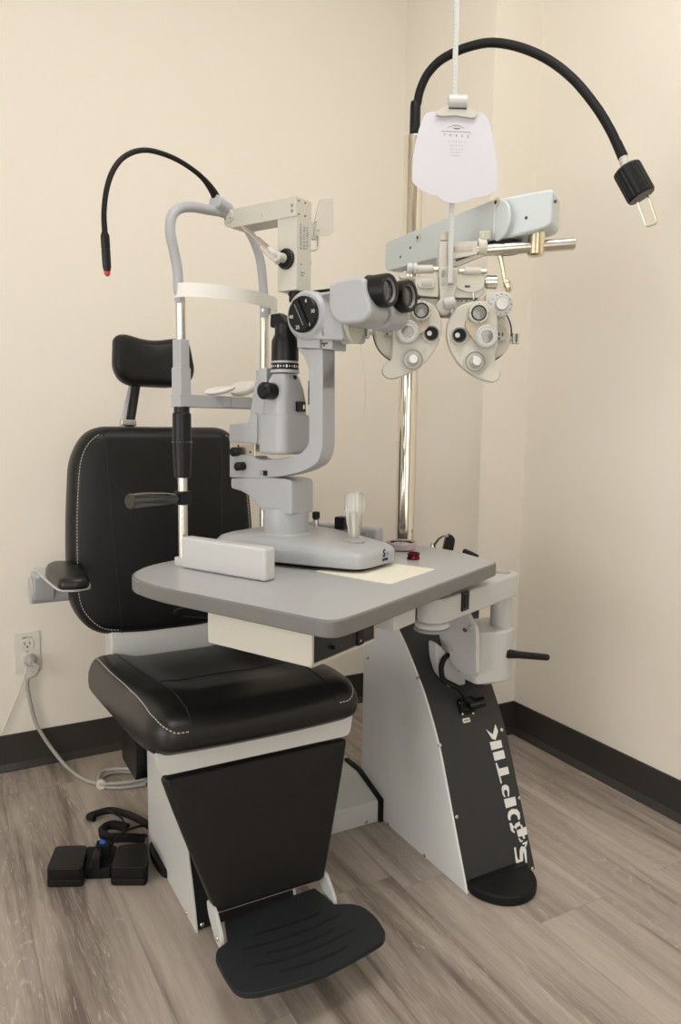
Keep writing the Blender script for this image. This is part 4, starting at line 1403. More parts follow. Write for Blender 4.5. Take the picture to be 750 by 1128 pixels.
# collar plates between head and arm
mb = MB()
nk = tp(0, A0 - .028, [(327, 371), (352, 372), (352, 384), (327, 383)])
mb.prism(T, 0, nk, A0 - .028, A0 + .028, GREYW, bevel=.002)
nk2 = tp(0, A0 - .028, [(352, 372), (364, 374), (364, 385), (352, 384)])
mb.prism(T, 0, nk2, A0 - .022, A0 + .024, GREYW, bevel=.002)
nk = mb.build('neck', head)
q = T.on(0, A0 - .022, 358, 378)
mb = MB(); mb.box(T, (A0 - .0225, q.y - .006, q.z - .002), (A0 - .018, q.y + .010, q.z + .001), INKD, 0); mb.cyl(T.pt(A0 - .0215, q.y + .002, q.z - .004), T.pt(A0 - .0228, q.y + .002, q.z - .004), .002, INKD, 10, 0)
mb.build('click_stop', nk)
# coupling from head to binocular
mb = MB()
cp = rpoly(tp(0, A0 - .034, [(352, 322), (366, 320), (366, 372), (352, 373)]), .006)
mb.prism(T, 0, cp, A0 - .034, A0 + .036, GREYW, bevel=.005)
q = T.on(0, A0 - .03, 377, 366)
mb.cyl(T.pt(A0, q.y + .02, q.z + .012), T.pt(A0, q.y - .010, q.z + .012), .030, WARMW, 36, .004)
mb.build('coupling', head)
# binocular: two prism housings and two eyepieces
for i, (a_, off) in enumerate(((A0 - .035, 0), (A0 + .035, .0))):
    an = a_ - .0345 if i == 0 else a_ - .030
    pts = [(361.5, 314), (372, 308), (397, 304.5), (401, 308), (403, 322), (407, 333), (409, 342), (405, 350), (398, 355.5), (374, 357), (365, 351), (361, 340)]
    pz = T.poly(0, A0 - .035 - .0345, pts)
    mb = MB(); mb.prism(T, 0, rpoly(pz, [.008, .01, .005, .004, .02, .015, .01, .012, .012, .02, .02, .02], 4), an, a_ + .0295, GREYW, bevel=.009, segs=4)
    hsg = mb.build('prism_housing', head, sharp=50)
    q0_ = T.on(0, A0 - .035, 392, 323.5); q1_ = T.on(0, A0 - .035, 430, 317.5)
    e0 = T.pt(a_, q0_.y, q0_.z); e1 = T.pt(a_, q1_.y, q0_.z)
    dirv = (e1 - e0); Le = dirv.length
    mb = MB()
    mb.lathe(e0, dirv, [(.0245, -.012), (.0245, .012), (.0230, .016), (.0230, .024), (.0280, .028), (.0292, .030), (.0292, .033), (.0280, .035), (.0288, Le - .004), (.0272, Le), (.0215, Le), (.0192, Le - .006), (.017, Le - .008)], BLACKP, 48)
    ep = mb.build('eyepiece', hsg)
    ep['label'] = 'black eyepiece'
    mb = MB(); mb.lathe(e0 + dirv.normalized() * (Le - .0085), dirv, [(.0178, 0), (.0172, .0012), (.010, .0032), (.0005, .004)], GLASS, 40); mb.lathe(e0 + dirv.normalized() * (Le - .006), dirv, [(.0195, 0), (.0206, .004), (.0199, .004), (.0186, 0)], GREYD, 40, capped=False); mb.build('lens', ep)

# ================================================================== CHIN REST
chin = thing('chin_rest', T.pt(0, 0, 0), 'chin and forehead rest frame with two metal posts clamped to the table back', 'chin rest')
AN, AF = -.1215, .1215
CHZ = T.on(1, 0, 199, 440).z
for a in (AN, AF):
    mb = MB(); mb.cyl(T.pt(a, 0, .012), T.pt(a, 0, .525), .0092, STEEL, 28)
    pst = mb.build('post', chin)
    mb = MB(); mb.box(T, (a - .013, -.013, -.002), (a + .013, .013, .016), WHITE, .003); mb.build('post_foot', pst)
# arch of painted tube over the posts
def tb1(u, v): return T.on(1, 0, u, v)
arch = [T.pt(AN, 0, .505)] + [T.pt(*(lambda q: (q.x, 0, q.z))(tb1(u, v))) for (u, v) in ((196.5, 320), (195.5, 298), (191.5, 276), (187.5, 256), (189, 239), (197, 230), (211, 228), (228, 231), (243, 233.5), (258, 239.5), (270, 249), (279, 264), (286, 284), (289, 305))] + [T.pt(AF, 0, .535), T.pt(AF, 0, .505)]
mb = MB(); mb.tube(arch, .0096, GREYW, 20, sm=6); mb.build('head_arch', chin)
# forehead band
mb = MB()
bz = T.on(1, 0, 197, 326).z - .004
bpts = []
for k in range(33):
    th = math.pi * k / 32
    bpts.append(T.pt(-.1335 * math.cos(th), .004 - .078 * math.sin(th) ** .8, bz))
mb.strip(bpts, (0, 0, 1), .026, .0016, BANDW)
mb.build('forehead_band', chin)
# chin bar, carriers and cups
mb = MB()
q0_, q1_ = T.on(1, -.012, 189, 448), T.on(1, -.012, 189, 433.5)
mb.box(T, (AN - .016, -.013, q0_.z), (AF + .016, .013, q1_.z), GREYW, .002)
cbz = q1_.z
cb = mb.build('chin_bar', chin)
za, zb_ = T.on(0, AN, 200, 405).z, T.on(0, AN, 200, 374).z
mb = MB(); mb.box(T, (AN - .0135, -.013, cbz - .004), (AN + .0135, .013, za), GREYW, .002); mb.box(T, (AN - .0115, -.0115, za - .004), (AN + .0115, .0115, zb_), GREYW, .002); mb.build('post_carrier', cb)
mb = MB(); mb.box(T, (AF - .0135, -.013, cbz - .004), (AF + .0135, .013, cbz + .06), GREYW, .002); mb.build('post_carrier', cb)
mb = MB(); q = T.on(1, -.013, 246, 442); mb.box(T, (q.x - .001, -.017, q0_.z + .001), (AF - .03, .02, cbz - .001), GREYW, .003); mb.box(T, (q.x + .018, -.0175, q0_.z + .003), (q.x + .0195, -.016, cbz - .003), GREYD, 0); mb.build('cup_carrier', cb)
for (ca, cz, sx_, sy_, sz_, tilt) in ((-.018, .0135, .036, .028, .0095, 14), (.054, .0225, .035, .031, .0170, 24)):
    mb = MB()
    Mc_ = Matrix((T.ax[0], T.ax[1], T.ax[2])).transposed().to_4x4()
    Mc_.translation = T.pt(ca, -.002, cbz + cz)
    Mc_ = Mc_ @ Matrix.Rotation(-R(tilt), 4, 'Y')
    bm_ = bmesh.new(); bmesh.ops.create_uvsphere(bm_, u_segments=36, v_segments=18, radius=1)
    for v in bm_.verts:
        x, y, z = v.co
        if z > 0: z *= .75 - .75 * (1 - min(1, y * y * 1.6)) * .8          # hollow for the chin
        v.co = V((x * sx_, y * sy_, z * sz_))
    mb._add(bm_, BANDW, Mc_)
    mb.build('chin_cup', cb, sharp=80)
# black height sleeve and hand grip on the near post
z0_, z1_, z2_, z3_ = [T.on(0, AN, 200, v).z for v in (526, 487, 455, 448)]
mb = MB()
mb.lathe(T.pt(AN, 0, z0_), (0, 0, 1), [(.0145, 0), (.016, .001), (.0185, z1_ - z0_ - .002), (.0195, z1_ - z0_), (.0185, z1_ - z0_ + .002), (.0178, z2_ - z0_ - .002), (.0165, z2_ - z0_), (.015, z2_ - z0_ + .001), (.015, z3_ - z0_)], BLACKP, 40)
slv = mb.build('height_sleeve', chin)
mb = MB()
for k in range(20):
    a = 2 * math.pi * k / 20
    mb.sphere(T.pt(AN + .0194 * math.cos(a), .0194 * math.sin(a), z1_), .0009, STEEL, seg=8)
mb.build('sleeve_dots', slv)
gz = T.on(0, AN, 205, 549).z
for (sx, a) in ((-1, AN), (1, AF)):
    mb = MB()
    mb.box(T, (a - .014, -.013, gz - .013), (a + .0125, .013, gz + .014), BLACKP, .003)
    mb.tube([T.pt(a + sx * .01, 0, gz), T.pt(a + sx * .045, .002, gz + .001), T.pt(a + sx * .09, .002, gz + .003), T.pt(a + sx * .125, .002, gz + .003), T.pt(a + sx * .128, .002, gz + .003)], [.0085, .0125, .0145, .0142, .012], SMOKY, 24, sm=6)
    mb.build('hand_grip', chin)

# ================================================================== FIXATION LAMP on the arch
fx = T.on(1, 0, 238, 226)
fix = thing('fixation_lamp', T.pt(fx.x, 0, fx.z), 'thin black gooseneck fixation lamp with red tip clamped on the chin rest arch', 'lamp')
mb = MB()
q0_, q1_ = hitp(236, 224, T.pt(0, -.0, 0), T.ax[1]), hitp(255, 225, T.pt(0, 0, 0), T.ax[1])
g0, g1 = T.loc(q0_), T.loc(q1_)
mb.cyl(T.pt(g0.x - .004, -.004, g0.z + .002), T.pt(g0.x + .040, .000, g0.z - .006), .0150, GREYW, 28, .002)
mb.cyl(T.pt(g0.x + .004, .0, g0.z - .022), T.pt(g0.x + .004, 0, g0.z), .0085, GREYW, 20)
mb.build('clamp', fix)
gn = [T.pt(*(lambda q: (q.x, -.0, q.z))(T.on(1, 0, u, v))) for (u, v) in ((240, 222), (234, 210), (224, 197), (211, 186), (195, 176), (178, 169), (162, 165.5), (147, 167.5), (133, 176), (123, 191), (117, 211), (114.5, 235), (115.5, 258))]
mb = MB(); mb.tube(gn, [.0095, .0075, .0052, .0046, .0046, .0046, .0046, .0046, .0046, .0046, .0046, .0046, .005], BLACKM, 14, sm=8); mb.build('gooseneck', fix)
e0, e1 = gn[-1], T.pt(*(lambda q: (q.x, 0, q.z))(T.on(1, 0, 118, 299)))
mb = MB(); mb.lathe(e0 + (e0 - e1) * .05, e1 - e0, [(.0055, 0), (.0075, .006), (.0075, .026), (.0068, .0275), (.0075, .029), (.0072, (e1 - e0).length * .93), (.0055, (e1 - e0).length * 1.05)], BLACKP, 24); tip = mb.build('lamp_tip', fix)
mb = MB(); mb.lathe(e1, e1 - e0, [(.005, -.002), (.005, .004), (.0035, .007), (.002, .008)], RED, 18); mb.build('red_bulb', tip)

# ================================================================== TONOMETER on top of the microscope
tonA0, tonA1 = A0 - .026, A0 + .020
bq = T.on(0, tonA0, 316, 322)
ton = thing('tonometer', T.pt(A0, bq.y, bq.z), 'cream applanation tonometer mounted on top of the slit lamp', 'tonometer')
pz = tp(0, tonA0, [(305.5, 243), (326.5, 238), (326.5, 321), (305.5, 319.5)])
y_l = (pz[0][0] + pz[3][0]) / 2; y_r = (pz[1][0] + pz[2][0]) / 2
zt = T.on(0, tonA0, 326.5, 216).z; zbm = (pz[2][1] + pz[3][1]) / 2; zarm = T.on(0, tonA0, 316, 240).z
mb = MB(); mb.box(T, (tonA0, y_r, zbm), (tonA1, y_l, zarm + .002), WARMW, .0015); tbod = mb.build('body', ton)
mb = MB()
yl0 = T.on(0, tonA0, 249, 240).y
ah = zt - zarm
mb.prism(T, 0, rpoly([(y_r, zarm), (y_r, zt), (yl0 - .01, zt), (yl0 + .004, zt - .008), (yl0 + .004, zarm + .006), (yl0 - .012, zarm), ], [.001, .001, .01, .01, .008, .008]), tonA0 - .002, tonA1, WARMW, bevel=.0015)
tarm = mb.build('cross_arm', ton)
q = T.on(0, tonA0 - .002, 252.5, 238.5)
mb = MB(); mb.cyl(T.pt(tonA0, q.y, q.z), T.pt(tonA0 - .006, q.y, q.z), .0125, WARMW, 28, .001)
for (dx, dz) in ((.0, .008), (-.007, -.005), (.007, -.005)): mb.cyl(T.pt(tonA0 - .005, q.y + dx, q.z + dz), T.pt(tonA0 - .0067, q.y + dx, q.z + dz), .0016, INKD, 10, 0)
mb.build('pivot_cover', tarm)
for (u, v) in ((272.5, 232.5), (289, 237)):
    q = T.on(0, tonA0 - .002, u, v)
    mb = MB(); mb.cyl(T.pt(tonA0, q.y, q.z), T.pt(tonA0 - .003, q.y, q.z), .0022, STEEL, 12); mb.build('screw', tarm)
for (u, v) in ((329, 221), (336, 223.5), (329, 236), (336, 238)):
    q = T.on(1, y_r, u, v)
    mb = MB(); mb.cyl(T.pt(q.x, y_r + .001, q.z), T.pt(q.x, y_r - .001, q.z), .0017, INKD, 10, 0); mb.build('screw', tarm)
# marks: small printed label on the narrow face and on the arm
mb = MB()
q = T.on(0, tonA0 - .002, 322, 229)
for k in range(2):
    Mt = axis_matrix(T.pt(tonA0 - .0021, q.y + .001, q.z + .005 - .010 * k), -T.ax[0], V((0, 0, 1)))
    mb.rings([[Mt @ V((x, y, z)) for x, y in ((-.003, -.0022), (.003, -.0022), (.003, -.0008), (-.003, -.0008))] for z in (0, .0003)], INKD)
    mb.rings([[Mt @ V((x, y, z)) for x, y in ((-.003, .0006), (.0025, .0006), (.0025, .0022), (-.003, .0022))] for z in (0, .0003)], INKD)
mb.build('arm_marks', tarm)
mb = MB()
random.seed(3)
mb.box(T, (tonA0 + .007, y_r - .00005, zbm + .02), (tonA1 - .004, y_r + .0004, zarm - .002), WARMW, 0)
zl0 = T.on(1, y_r, 331, 273).z; zl1 = T.on(1, y_r, 331, 246).z
for col in range(3):
    xk = tonA0 + .010 + .010 * col
    z = zl1 - random.random() * .004
    while z > zl0:
        h_ = .0012 + random.random() * .0035
        mb.box(T, (xk, y_r - .0003, z - h_), (xk + .004 + random.random() * .003, y_r + .0002, z), GREYD, 0)
        z -= h_ + .0008 + random.random() * .0015
for (v, w_) in ((291, .006), (300, .014), (303, .010)):
    q = T.on(1, y_r, 330, v); mb.box(T, (tonA0 + .012, y_r - .0003, q.z), (tonA0 + .012 + w_, y_r + .0002, q.z + .0013), INKD, 0)
mb.build('printed_label', tbod)
q = T.on(0, tonA0, 315.5, 285.5)
mb = MB(); mb.cyl(T.pt(tonA0 + .001, q.y, q.z), T.pt(tonA0 - .006, q.y, q.z), .0195, BLACKP, 40, .002); mb.cyl(T.pt(tonA0 - .005, q.y, q.z), T.pt(tonA0 - .009, q.y, q.z), .016, BLACKM, 40, .002)
for k in range(24):
    a = 2 * math.pi * k / 24
    mb.sphere(T.pt(tonA0 - .0062, q.y + .0178 * math.cos(a), q.z + .0178 * math.sin(a)), .0007, STEEL, seg=6)
drum = mb.build('pressure_dial', tbod)
mb = MB(); mb.cyl(T.pt(tonA0 - .008, q.y, q.z), T.pt(tonA0 - .030, q.y, q.z), .009, WARMW, 28, .002); mb.cyl(T.pt(tonA0 - .0295, q.y, q.z), T.pt(tonA0 - .0308, q.y, q.z), .0022, STEEL, 12, 0); mb.build('dial_hub', drum)
mb = MB(); mb.cyl(T.pt(tonA1 - .001, q.y, q.z), T.pt(tonA1 + .008, q.y, q.z), .0195, BLACKP, 36, .002); mb.cyl(T.pt(tonA1 + .008, q.y, q.z), T.pt(tonA1 + .020, q.y, q.z), .010, WARMW, 24, .002); mb.build('pressure_dial', tbod)
# link strut from hub down the arm
mb = MB()
p0 = T.pt(tonA0 - .026, q.y, q.z)
s0 = T.pt(*(lambda g: (tonA0 - .006, g.y, g.z))(T.on(0, tonA0 - .006, 268, 250)))
mb.tube([s0, s0.lerp(p0, .45)], .0036, STEEL, 12)
mb.tube([s0.lerp(p0, .42), s0.lerp(p0, .78)], .0052, STEEL, 14)
mb.tube([s0.lerp(p0, .55) + V((0, 0, -.008)), p0 + V((0, 0, -.010))], .0055, WARMW, 14)
mb.tube([s0.lerp(p0, .75), p0 + (s0 - p0) * .06], .0055, WHITE, 14)
mb.build('strut', ton)
# measuring side: clear breath shield and hook
mb = MB(); q0_ = T.on(1, y_r + .012, 337, 255)
e0_, e1_ = T.on(1, y_r + .006, 338, 261), T.on(1, y_r + .006, 349, 246); mb.box(T, (tonA1 - .002, y_r + .006, e0_.z), (e1_.x, y_r + .014, e1_.z), WARMW, .001); blk2 = mb.build('shield_bracket', tbod)
sp_ = [T.on(1, y_r + .010, u, v) for (u, v) in ((344, 244), (350, 220), (363.5, 219), (364, 256), (360.5, 260), (343, 260))]
mb = MB(); mb.prism(T, 1, rpoly([(q.x, q.z) for q in sp_], [.003, .006, .004, .004, .003, .002]), y_r + .003, y_r + .006, CLEARW, bevel=.0005)
mb.build('breath_shield', blk2)
for (u, v) in ((348, 243.5), (350.5, 253.5)):
    q = T.on(1, y_r + .003, u, v); mb = MB(); mb.cyl(T.pt(q.x, y_r + .004, q.z), T.pt(q.x, y_r + .0005, q.z), .0025, STEEL, 12); mb.build('shield_screw', blk2)
hk = [T.on(1, y_r + .008, u, v) for (u, v) in ((350, 258), (350, 270), (347.5, 275), (335, 276))]
mb = MB(); mb.tube([T.pt(q.x, y_r + .008, q.z) for q in hk], .0024, WARMW, 10, sm=5); mb.build('wire_hook', blk2)
# mounting foot
mb = MB(); q0_, q1_ = T.on(0, A0, 325, 321), T.on(0, A0, 325, 328)
mb.cyl(T.pt(A0 - .004, (y_l + y_r) / 2 - .004, q1_.z - .010), T.pt(A0 - .004, (y_l + y_r) / 2 - .004, zbm + .001), .0125, BLACKP, 24)
mb.box(T, (A0 - .010, (y_l + y_r) / 2 - .09, dq.z + .0435), (A0 + .008, (y_l + y_r) / 2 + .01, dq.z + .049), BLACKP, .001)
mb.build('mounting_foot', ton)
# ================================================================== PHOROPTER hanging from the cross rod
PF = Frame((POST.x, POST.y, 0), R(-30))           # x to the right, y away from the examiner
def zR(X, Y): return (480 + X / 7.5, 305 + Y / 7.5)
def zL(X, Y): return (395 + X / 8.333, 325 + Y / 8.333)
def zK(X, Y): return (440 + X / 5.357, 280 + Y / 5.357)
PXM = PF.ax[0].length * (PF.on(1, 0, 500, 360) - PF.on(1, 0, 499, 360)).length      # metres per pixel here
FWD = -PF.ax[1]
pho = thing('phoropter', PF.pt(*PF.on(1, 0, 492, 300)), 'cream phoropter with two wheels of lenses hanging from the pale blue arm', 'phoropter')


def disc(mb, u, v, b, r, th, m, n=40, bev=.0012):
    """round piece whose front is at depth b, r in photograph pixels"""
    q = PF.on(1, b, u, v)
    c = PF.pt(q.x, b, q.z)
    mb.cyl(c - FWD * th, c, r * PXM, m, n, bev)
    return c


def plate(mb, fn, pts, b, th, m, rad=.006, bev=.002, segs=3):
    po = PF.poly(1, b, [fn(*p) for p in pts])
    if rad: po = rpoly(po, rad, 4)
    mb.prism(PF, 1, po, b, b + th, m, bevel=bev, segs=segs)


def dial_ticks(mb, c, r0, r1, n, m, w=.0011, up=FWD):
    w *= 1.6
    for k in range(n):
        a = 2 * math.pi * k / n
        dr = PF.ax[0] * math.cos(a) + V((0, 0, 1)) * math.sin(a)
        M = axis_matrix(c + dr * (r0 + r1) / 2, FWD, dr)
        mb.rings([[M @ V((x, y, z)) for x, y in ((-(r1 - r0) / 2, -w / 2), ((r1 - r0) / 2, -w / 2), ((r1 - r0) / 2, w / 2), (-(r1 - r0) / 2, w / 2))] for z in (-.0002, .0006)], m)


# ---- right and left lens bodies
for side_ in (0, 1):
    fn = zR if side_ else zL
    fr = -.022
    # dished housing with its dark rim
    if side_: cu, cv, rp = 530, 366.5, 34.5
    else: cu, cv, rp = 445.5, 365, 35.5
    mb = MB()
    c = disc(mb, cu, cv, .001, rp - 1.5, .040, WARMW, 56, .004)
    body = mb.build('lens_housing', pho)
    mb = MB(); disc(mb, cu, cv, .012, rp, .010, BLACKM, 56, .002); mb.build('dark_rim', body)
    mb = MB()
    disc(mb, cu + (12 if side_ else -12), cv + 8, .0005, 20, .003, WARMD, 40)
    mb.build('dish', body)
    # lobed front plate
    if side_: pts = [(112, 345), (140, 280), (200, 235), (300, 200), (420, 195), (510, 300), (515, 560), (492, 640), (492, 720), (530, 770), (538, 815), (515, 858), (470, 875), (400, 858), (300, 815), (190, 725), (120, 610), (88, 500), (90, 420)]
    else: pts = [(322, 180), (400, 130), (520, 70), (600, 50), (690, 85), (740, 160), (765, 260), (755, 380), (720, 480), (640, 590), (560, 670), (430, 738), (330, 772), (260, 770), (215, 725), (212, 670), (240, 620), (300, 600), (310, 440), (318, 300)]
    mb = MB(); plate(mb, fn, pts, fr, .020, WARMW, .008, .0035)
    fpz = mb.build('front_plate', body)
    # small printed scales
    mb = MB()
    for (X, Y) in (((180, 605), (215, 605), (205, 635)) if side_ else ((600, 500), (625, 500), (615, 520))):
        q = PF.on(1, fr, *fn(X, Y))
        for k in range(3): mb.box(PF, (q.x - .004, fr - .0003, q.z + .0025 * k - .003), (q.x + .003, fr + .0002, q.z + .0025 * k - .002), WARMD, 0)
    mb.build('scale_marks', fpz)
    # window in the dish
    X, Y = (535, 485) if side_ else (280, 330)
    q = PF.on(1, 0, *fn(X, Y))
    mb = MB(); mb.box(PF, (q.x - .009, -.0035, q.z - .010), (q.x + .009, -.0005, q.z + .010), WARMD, .001)
    for (dx, dz, w_, h_) in ((-.005, .002, .005, .006), (.003, .002, .003, .007), (-.004, -.006, .004, .004)): mb.box(PF, (q.x + dx - w_ / 2, -.004, q.z + dz - h_ / 2), (q.x + dx + w_ / 2, -.003, q.z + dz + h_ / 2), INKD, 0)
    mb.build('power_window', body)
    # aperture the eye looks through
    X, Y = (195, 482) if side_ else (668, 352)
    u, v = fn(X, Y)
    mb = MB(); c = disc(mb, u, v, fr - .005, 9.9 if side_ else 10.2, .006, WARMW, 48, .001); dial_ticks(mb, c + FWD * .0001, .0124, .0152, 34, INKD, .0009)
    ap = mb.build('aperture_ring', fpz)
    mb = MB()
    cc_ = c
    M = axis_matrix(cc_, FWD)
    mb.lathe(None, None, [(.0095, .0004), (.0112, .0022), (.0122, .0022), (.0126, .0002), (.0126, -.002)], BLACKP, 40, M=M, capped=False)
    mb.lathe(None, None, [(.0118, -.001), (.0118, .0008)], BLACKM, 40, M=M)
    mb.lathe(cc_ + FWD * .0008 + PF.ax[0] * -.0040, FWD, [(.0048, -.0004), (.0048, .0004)], WHITE, 28)
    tag(mb.build('sight_hole', ap), 'black sight hole with pale centre')
    # cross cylinder unit: tan bracket, upper ring and middle ring
    mb = MB()
    if side_: pts = [(250, 350), (300, 370), (420, 355), (440, 400), (380, 540), (335, 550), (290, 490), (245, 420)]
    else: pts = [(500, 190), (640, 230), (638, 290), (600, 340), (500, 390), (430, 330), (440, 230)]
    plate(mb, fn, pts, fr - .010, .009, TAN, .004, .001)
    cb_ = mb.build('flip_bracket', fpz)
    mb = MB()
    for (X, Y) in (((318, 415), (345, 405), (300, 440), (385, 385)) if side_ else ((560, 268), (556, 292), (600, 240), (520, 225))):
        q = PF.on(1, fr - .010, *fn(X, Y)); mb.cyl(PF.pt(q.x, fr - .0095, q.z), PF.pt(q.x, fr - .0108, q.z), .0019, WARMD, 12, 0)
    mb.build('bracket_pins', cb_)
    X, Y = (356, 298) if side_ else (575, 142)
    u, v = fn(X, Y)
    mb = MB(); c = disc(mb, u, v, fr - .016, 11.3 if side_ else 11.0, .014, WARMW, 48, .002)
    r3 = mb.build('cross_cylinder', cb_)
    mb = MB(); M = axis_matrix(c, FWD); mb.lathe(None, None, [(.0118, -.002), (.0150, -.002), (.0150, .0010), (.0140, .0016), (.0124, .0008)], BLACKP, 40, M=M, capped=False); mb.lathe(None, None, [(.0126, -.0005), (.0118, .0004), (.006, .0012), (.0005, .0015)], LENSG, 36, M=M); mb.build('lens', r3)
    mb = MB(); dial_ticks(mb, c, .0172, .0192, 4, INKD, .001); mb.build('axis_marks', r3)
    X, Y = (422, 490) if side_ else (450, 335)
    u, v = fn(X, Y)
    mb = MB(); c = disc(mb, u, v, fr - .018, 12.3, .014, WHITE, 48, .002); dial_ticks(mb, c, .0172, .0198, 22, GREYD, .0009)
    r4 = mb.build('rotary_lens', cb_)
    mb = MB(); M = axis_matrix(c, FWD); mb.lathe(None, None, [(.0098, -.0), (.0126, 0), (.0126, .0008), (.0110, .0012), (.0100, -.004)], STEEL, 40, M=M, capped=False); mb.lathe(None, None, [(.0112, -.001), (.0108, .0004), (.005, .0007), (.0005, .0008)], LENSG, 36, M=M); mb.build('lens', r4)
    # bottom axis dial with chrome knob
    X, Y = (325, 702) if side_ else (495, 594)
    u, v = fn(X, Y)
    mb = MB(); c = disc(mb, u, v, fr - .006, 12.7, .007, WARMW, 48, .001); dial_ticks(mb, c, .0168, .0205, 36, INKD, .0009); dial_ticks(mb, c, .0125, .0145, 18, GREYD, .0009)
    dl = mb.build('axis_dial', fpz)
    mb = MB(); mb.lathe(c - FWD * .001, FWD, [(.0118, 0), (.0118, .008), (.0105, .010), (.0092, .0105), (.0092, .022), (.0082, .0235), (.002, .0238)], ALUM, 40)
    mb.build('chrome_knob', dl)
    # ear bracket at the outside
    X, Y = (662, 508) if side_ else (68, 347)
    u, v = fn(X, Y)
    q = PF.on(1, .01, u, v)
    mb = MB(); mb.box(PF, (q.x - .0068, .004, q.z - .0105), (q.x + .0068, .020, q.z + .0105), WARMW, .001); mb.box(PF, (q.x - .004, .0025, q.z - .006), (q.x + .003, .006, q.z + .0075), GREYD, .0005); mb.box(PF, (q.x - .0015, .001, q.z - .0085), (q.x + .0005, .006, q.z + .0085), INKD, 0)
    q2 = PF.on(1, .012, cu, v)
    mb.box(PF, (min(q.x, q2.x), .010, q.z - .004), (max(q.x, q2.x), .018, q.z + .004), WARMD, .001)
    mb.build('side_bracket', body)
# sphere dial at upper right
u, v = zR(540, 225)
mb = MB(); plate(mb, zR, [(412, 150), (440, 125), (600, 120), (600, 300), (430, 300), (412, 260)], -.010, .022, WARMW, .006, .003)
sb = mb.build('sphere_dial_housing', pho)
mb = MB(); c = disc(mb, u, v + 0, -.020, 13.0, .012, WHITE, 48, .002); dial_ticks(mb, c, .0185, .0205, 12, INKD, .0012)
sd = mb.build('sphere_dial', sb)
mb = MB(); mb.lathe(c - FWD * .001, FWD, [(.0125, 0), (.0125, .010), (.0115, .012), (.002, .0125)], ALUM, 40); mb.build('chrome_knob', sd)

# ---- top carriage
mb = MB()
plate(mb, zK, [(90, 130), (230, 130), (232, 240), (228, 258), (110, 245), (95, 200)], -.006, .030, WARMW, .005, .003)
plate(mb, zK, [(318, 115), (500, 118), (506, 150), (500, 225), (470, 262), (320, 262)], -.006, .030, WARMW, .006, .003)
car = mb.build('carriage', pho)
mb = MB(); plate(mb, zK, [(335, 190), (370, 165), (430, 160), (500, 168), (495, 200), (450, 225), (400, 225), (350, 205)], -.010, .006, WARMW, .008, .002); mb.build('raised_panel', car)
mb = MB(); plate(mb, zK, [(100, 175), (125, 148), (195, 145), (212, 170), (205, 205), (120, 205)], -.010, .006, WARMW, .008, .002); mb.build('raised_panel', car)
mb = MB(); plate(mb, zK, [(385, 184), (417, 184), (417, 196), (385, 196)], -.0108, .002, INKD, .0008, 0); mb.build('slot', car)
mb = MB(); plate(mb, zK, [(128, 163), (195, 163), (195, 197), (128, 197)], -.0112, .002, WARMD, .0008, .0003); 
for k in range(6):
    q = PF.on(1, -.0112, *zK(136 + k * 10, 186 if k % 2 else 180)); mb.box(PF, (q.x - .0004, -.0116, q.z - .002), (q.x + .0004, -.0111, q.z + .002), INKD, 0)
mb.build('distance_window', car)
mb = MB(); plate(mb, zK, [(95, 245), (228, 252), (228, 259), (95, 252)], -.0065, .030, INKD, .0005, 0); plate(mb, zK, [(330, 256), (460, 258), (458, 266), (330, 264)], -.0065, .030, INKD, .0005, 0); mb.build('shadow_gap', car)
mb = MB(); plate(mb, zK, [(120, 256), (228, 262), (228, 330), (120, 330)], .0, .018, WARMD, .002, .001); plate(mb, zK, [(325, 264), (500, 266), (500, 330), (325, 330)], .0, .018, WARMW, .002, .001)
for X in (345, 365, 395, 440):
    q = PF.on(1, 0, *zK(X, 276)); mb.cyl(PF.pt(q.x, .001, q.z), PF.pt(q.x, -.001, q.z), .0016, INKD, 10, 0)
mb.build('lower_rail', car)
q = PF.on(1, -.008, *zK(434, 205)); q2 = PF.on(1, -.008, *zK(437, 270))
mb = MB(); mb.cyl(PF.pt(q.x, -.008, q.z), PF.pt(q2.x, -.008, q2.z), .0018, STEEL, 10); mb.build('pointer', car)
# levelling knob (right) and two rods
q0_, q1_ = PF.on(1, .006, *zK(503, 166)), PF.on(1, .006, *zK(575, 166))
mb = MB(); mb.lathe(PF.pt(q0_.x, .006, q0_.z), PF.ax[0], [(.010, 0), (.010, .002), (.0132, .003), (.0132, q1_.x - q0_.x - .002), (.0115, q1_.x - q0_.x)], STEEL, 32); mb.build('pupil_distance_knob', car)
for (x0, x1, xk0, xk1, yv) in ((345, 517, 380, 478, 100), (232, 95, 200, 100, 88)):
    a, b = PF.on(1, -.004, *zK(x0, yv)), PF.on(1, -.004, *zK(x1, yv + 2)); k0, k1 = PF.on(1, -.004, *zK(xk0, yv)), PF.on(1, -.004, *zK(xk1, yv + 2))
    mb = MB(); mb.cyl(PF.pt(a.x, -.004, a.z), PF.pt(b.x, -.004, b.z), .0052, STEEL, 20); mb.cyl(PF.pt(k0.x, -.004, k0.z), PF.pt(k1.x, -.004, k1.z), .0082, WARMW, 24); mb.build('levelling_rod', car)
a, b = PF.on(1, -.004, *zK(102, 84)), PF.on(1, -.004, *zK(45, 80))
mb = MB(); mb.lathe(PF.pt(a.x, -.004, a.z), -PF.ax[0], [(.008, -.001), (.0105, .0), (.0105, .007), (.008, .0075), (.008, .0095), (.0105, .010), (.0105, a.x - b.x - .001), (.009, a.x - b.x)], WHITE, 28); mb.build('levelling_knob', car)
mb = MB(); plate(mb, zK, [(0, 110), (40, 105), (42, 130), (110, 132), (108, 150), (0, 140)], .0, .02, WARMW, .003, .002); mb.build('rotation_lock', car)
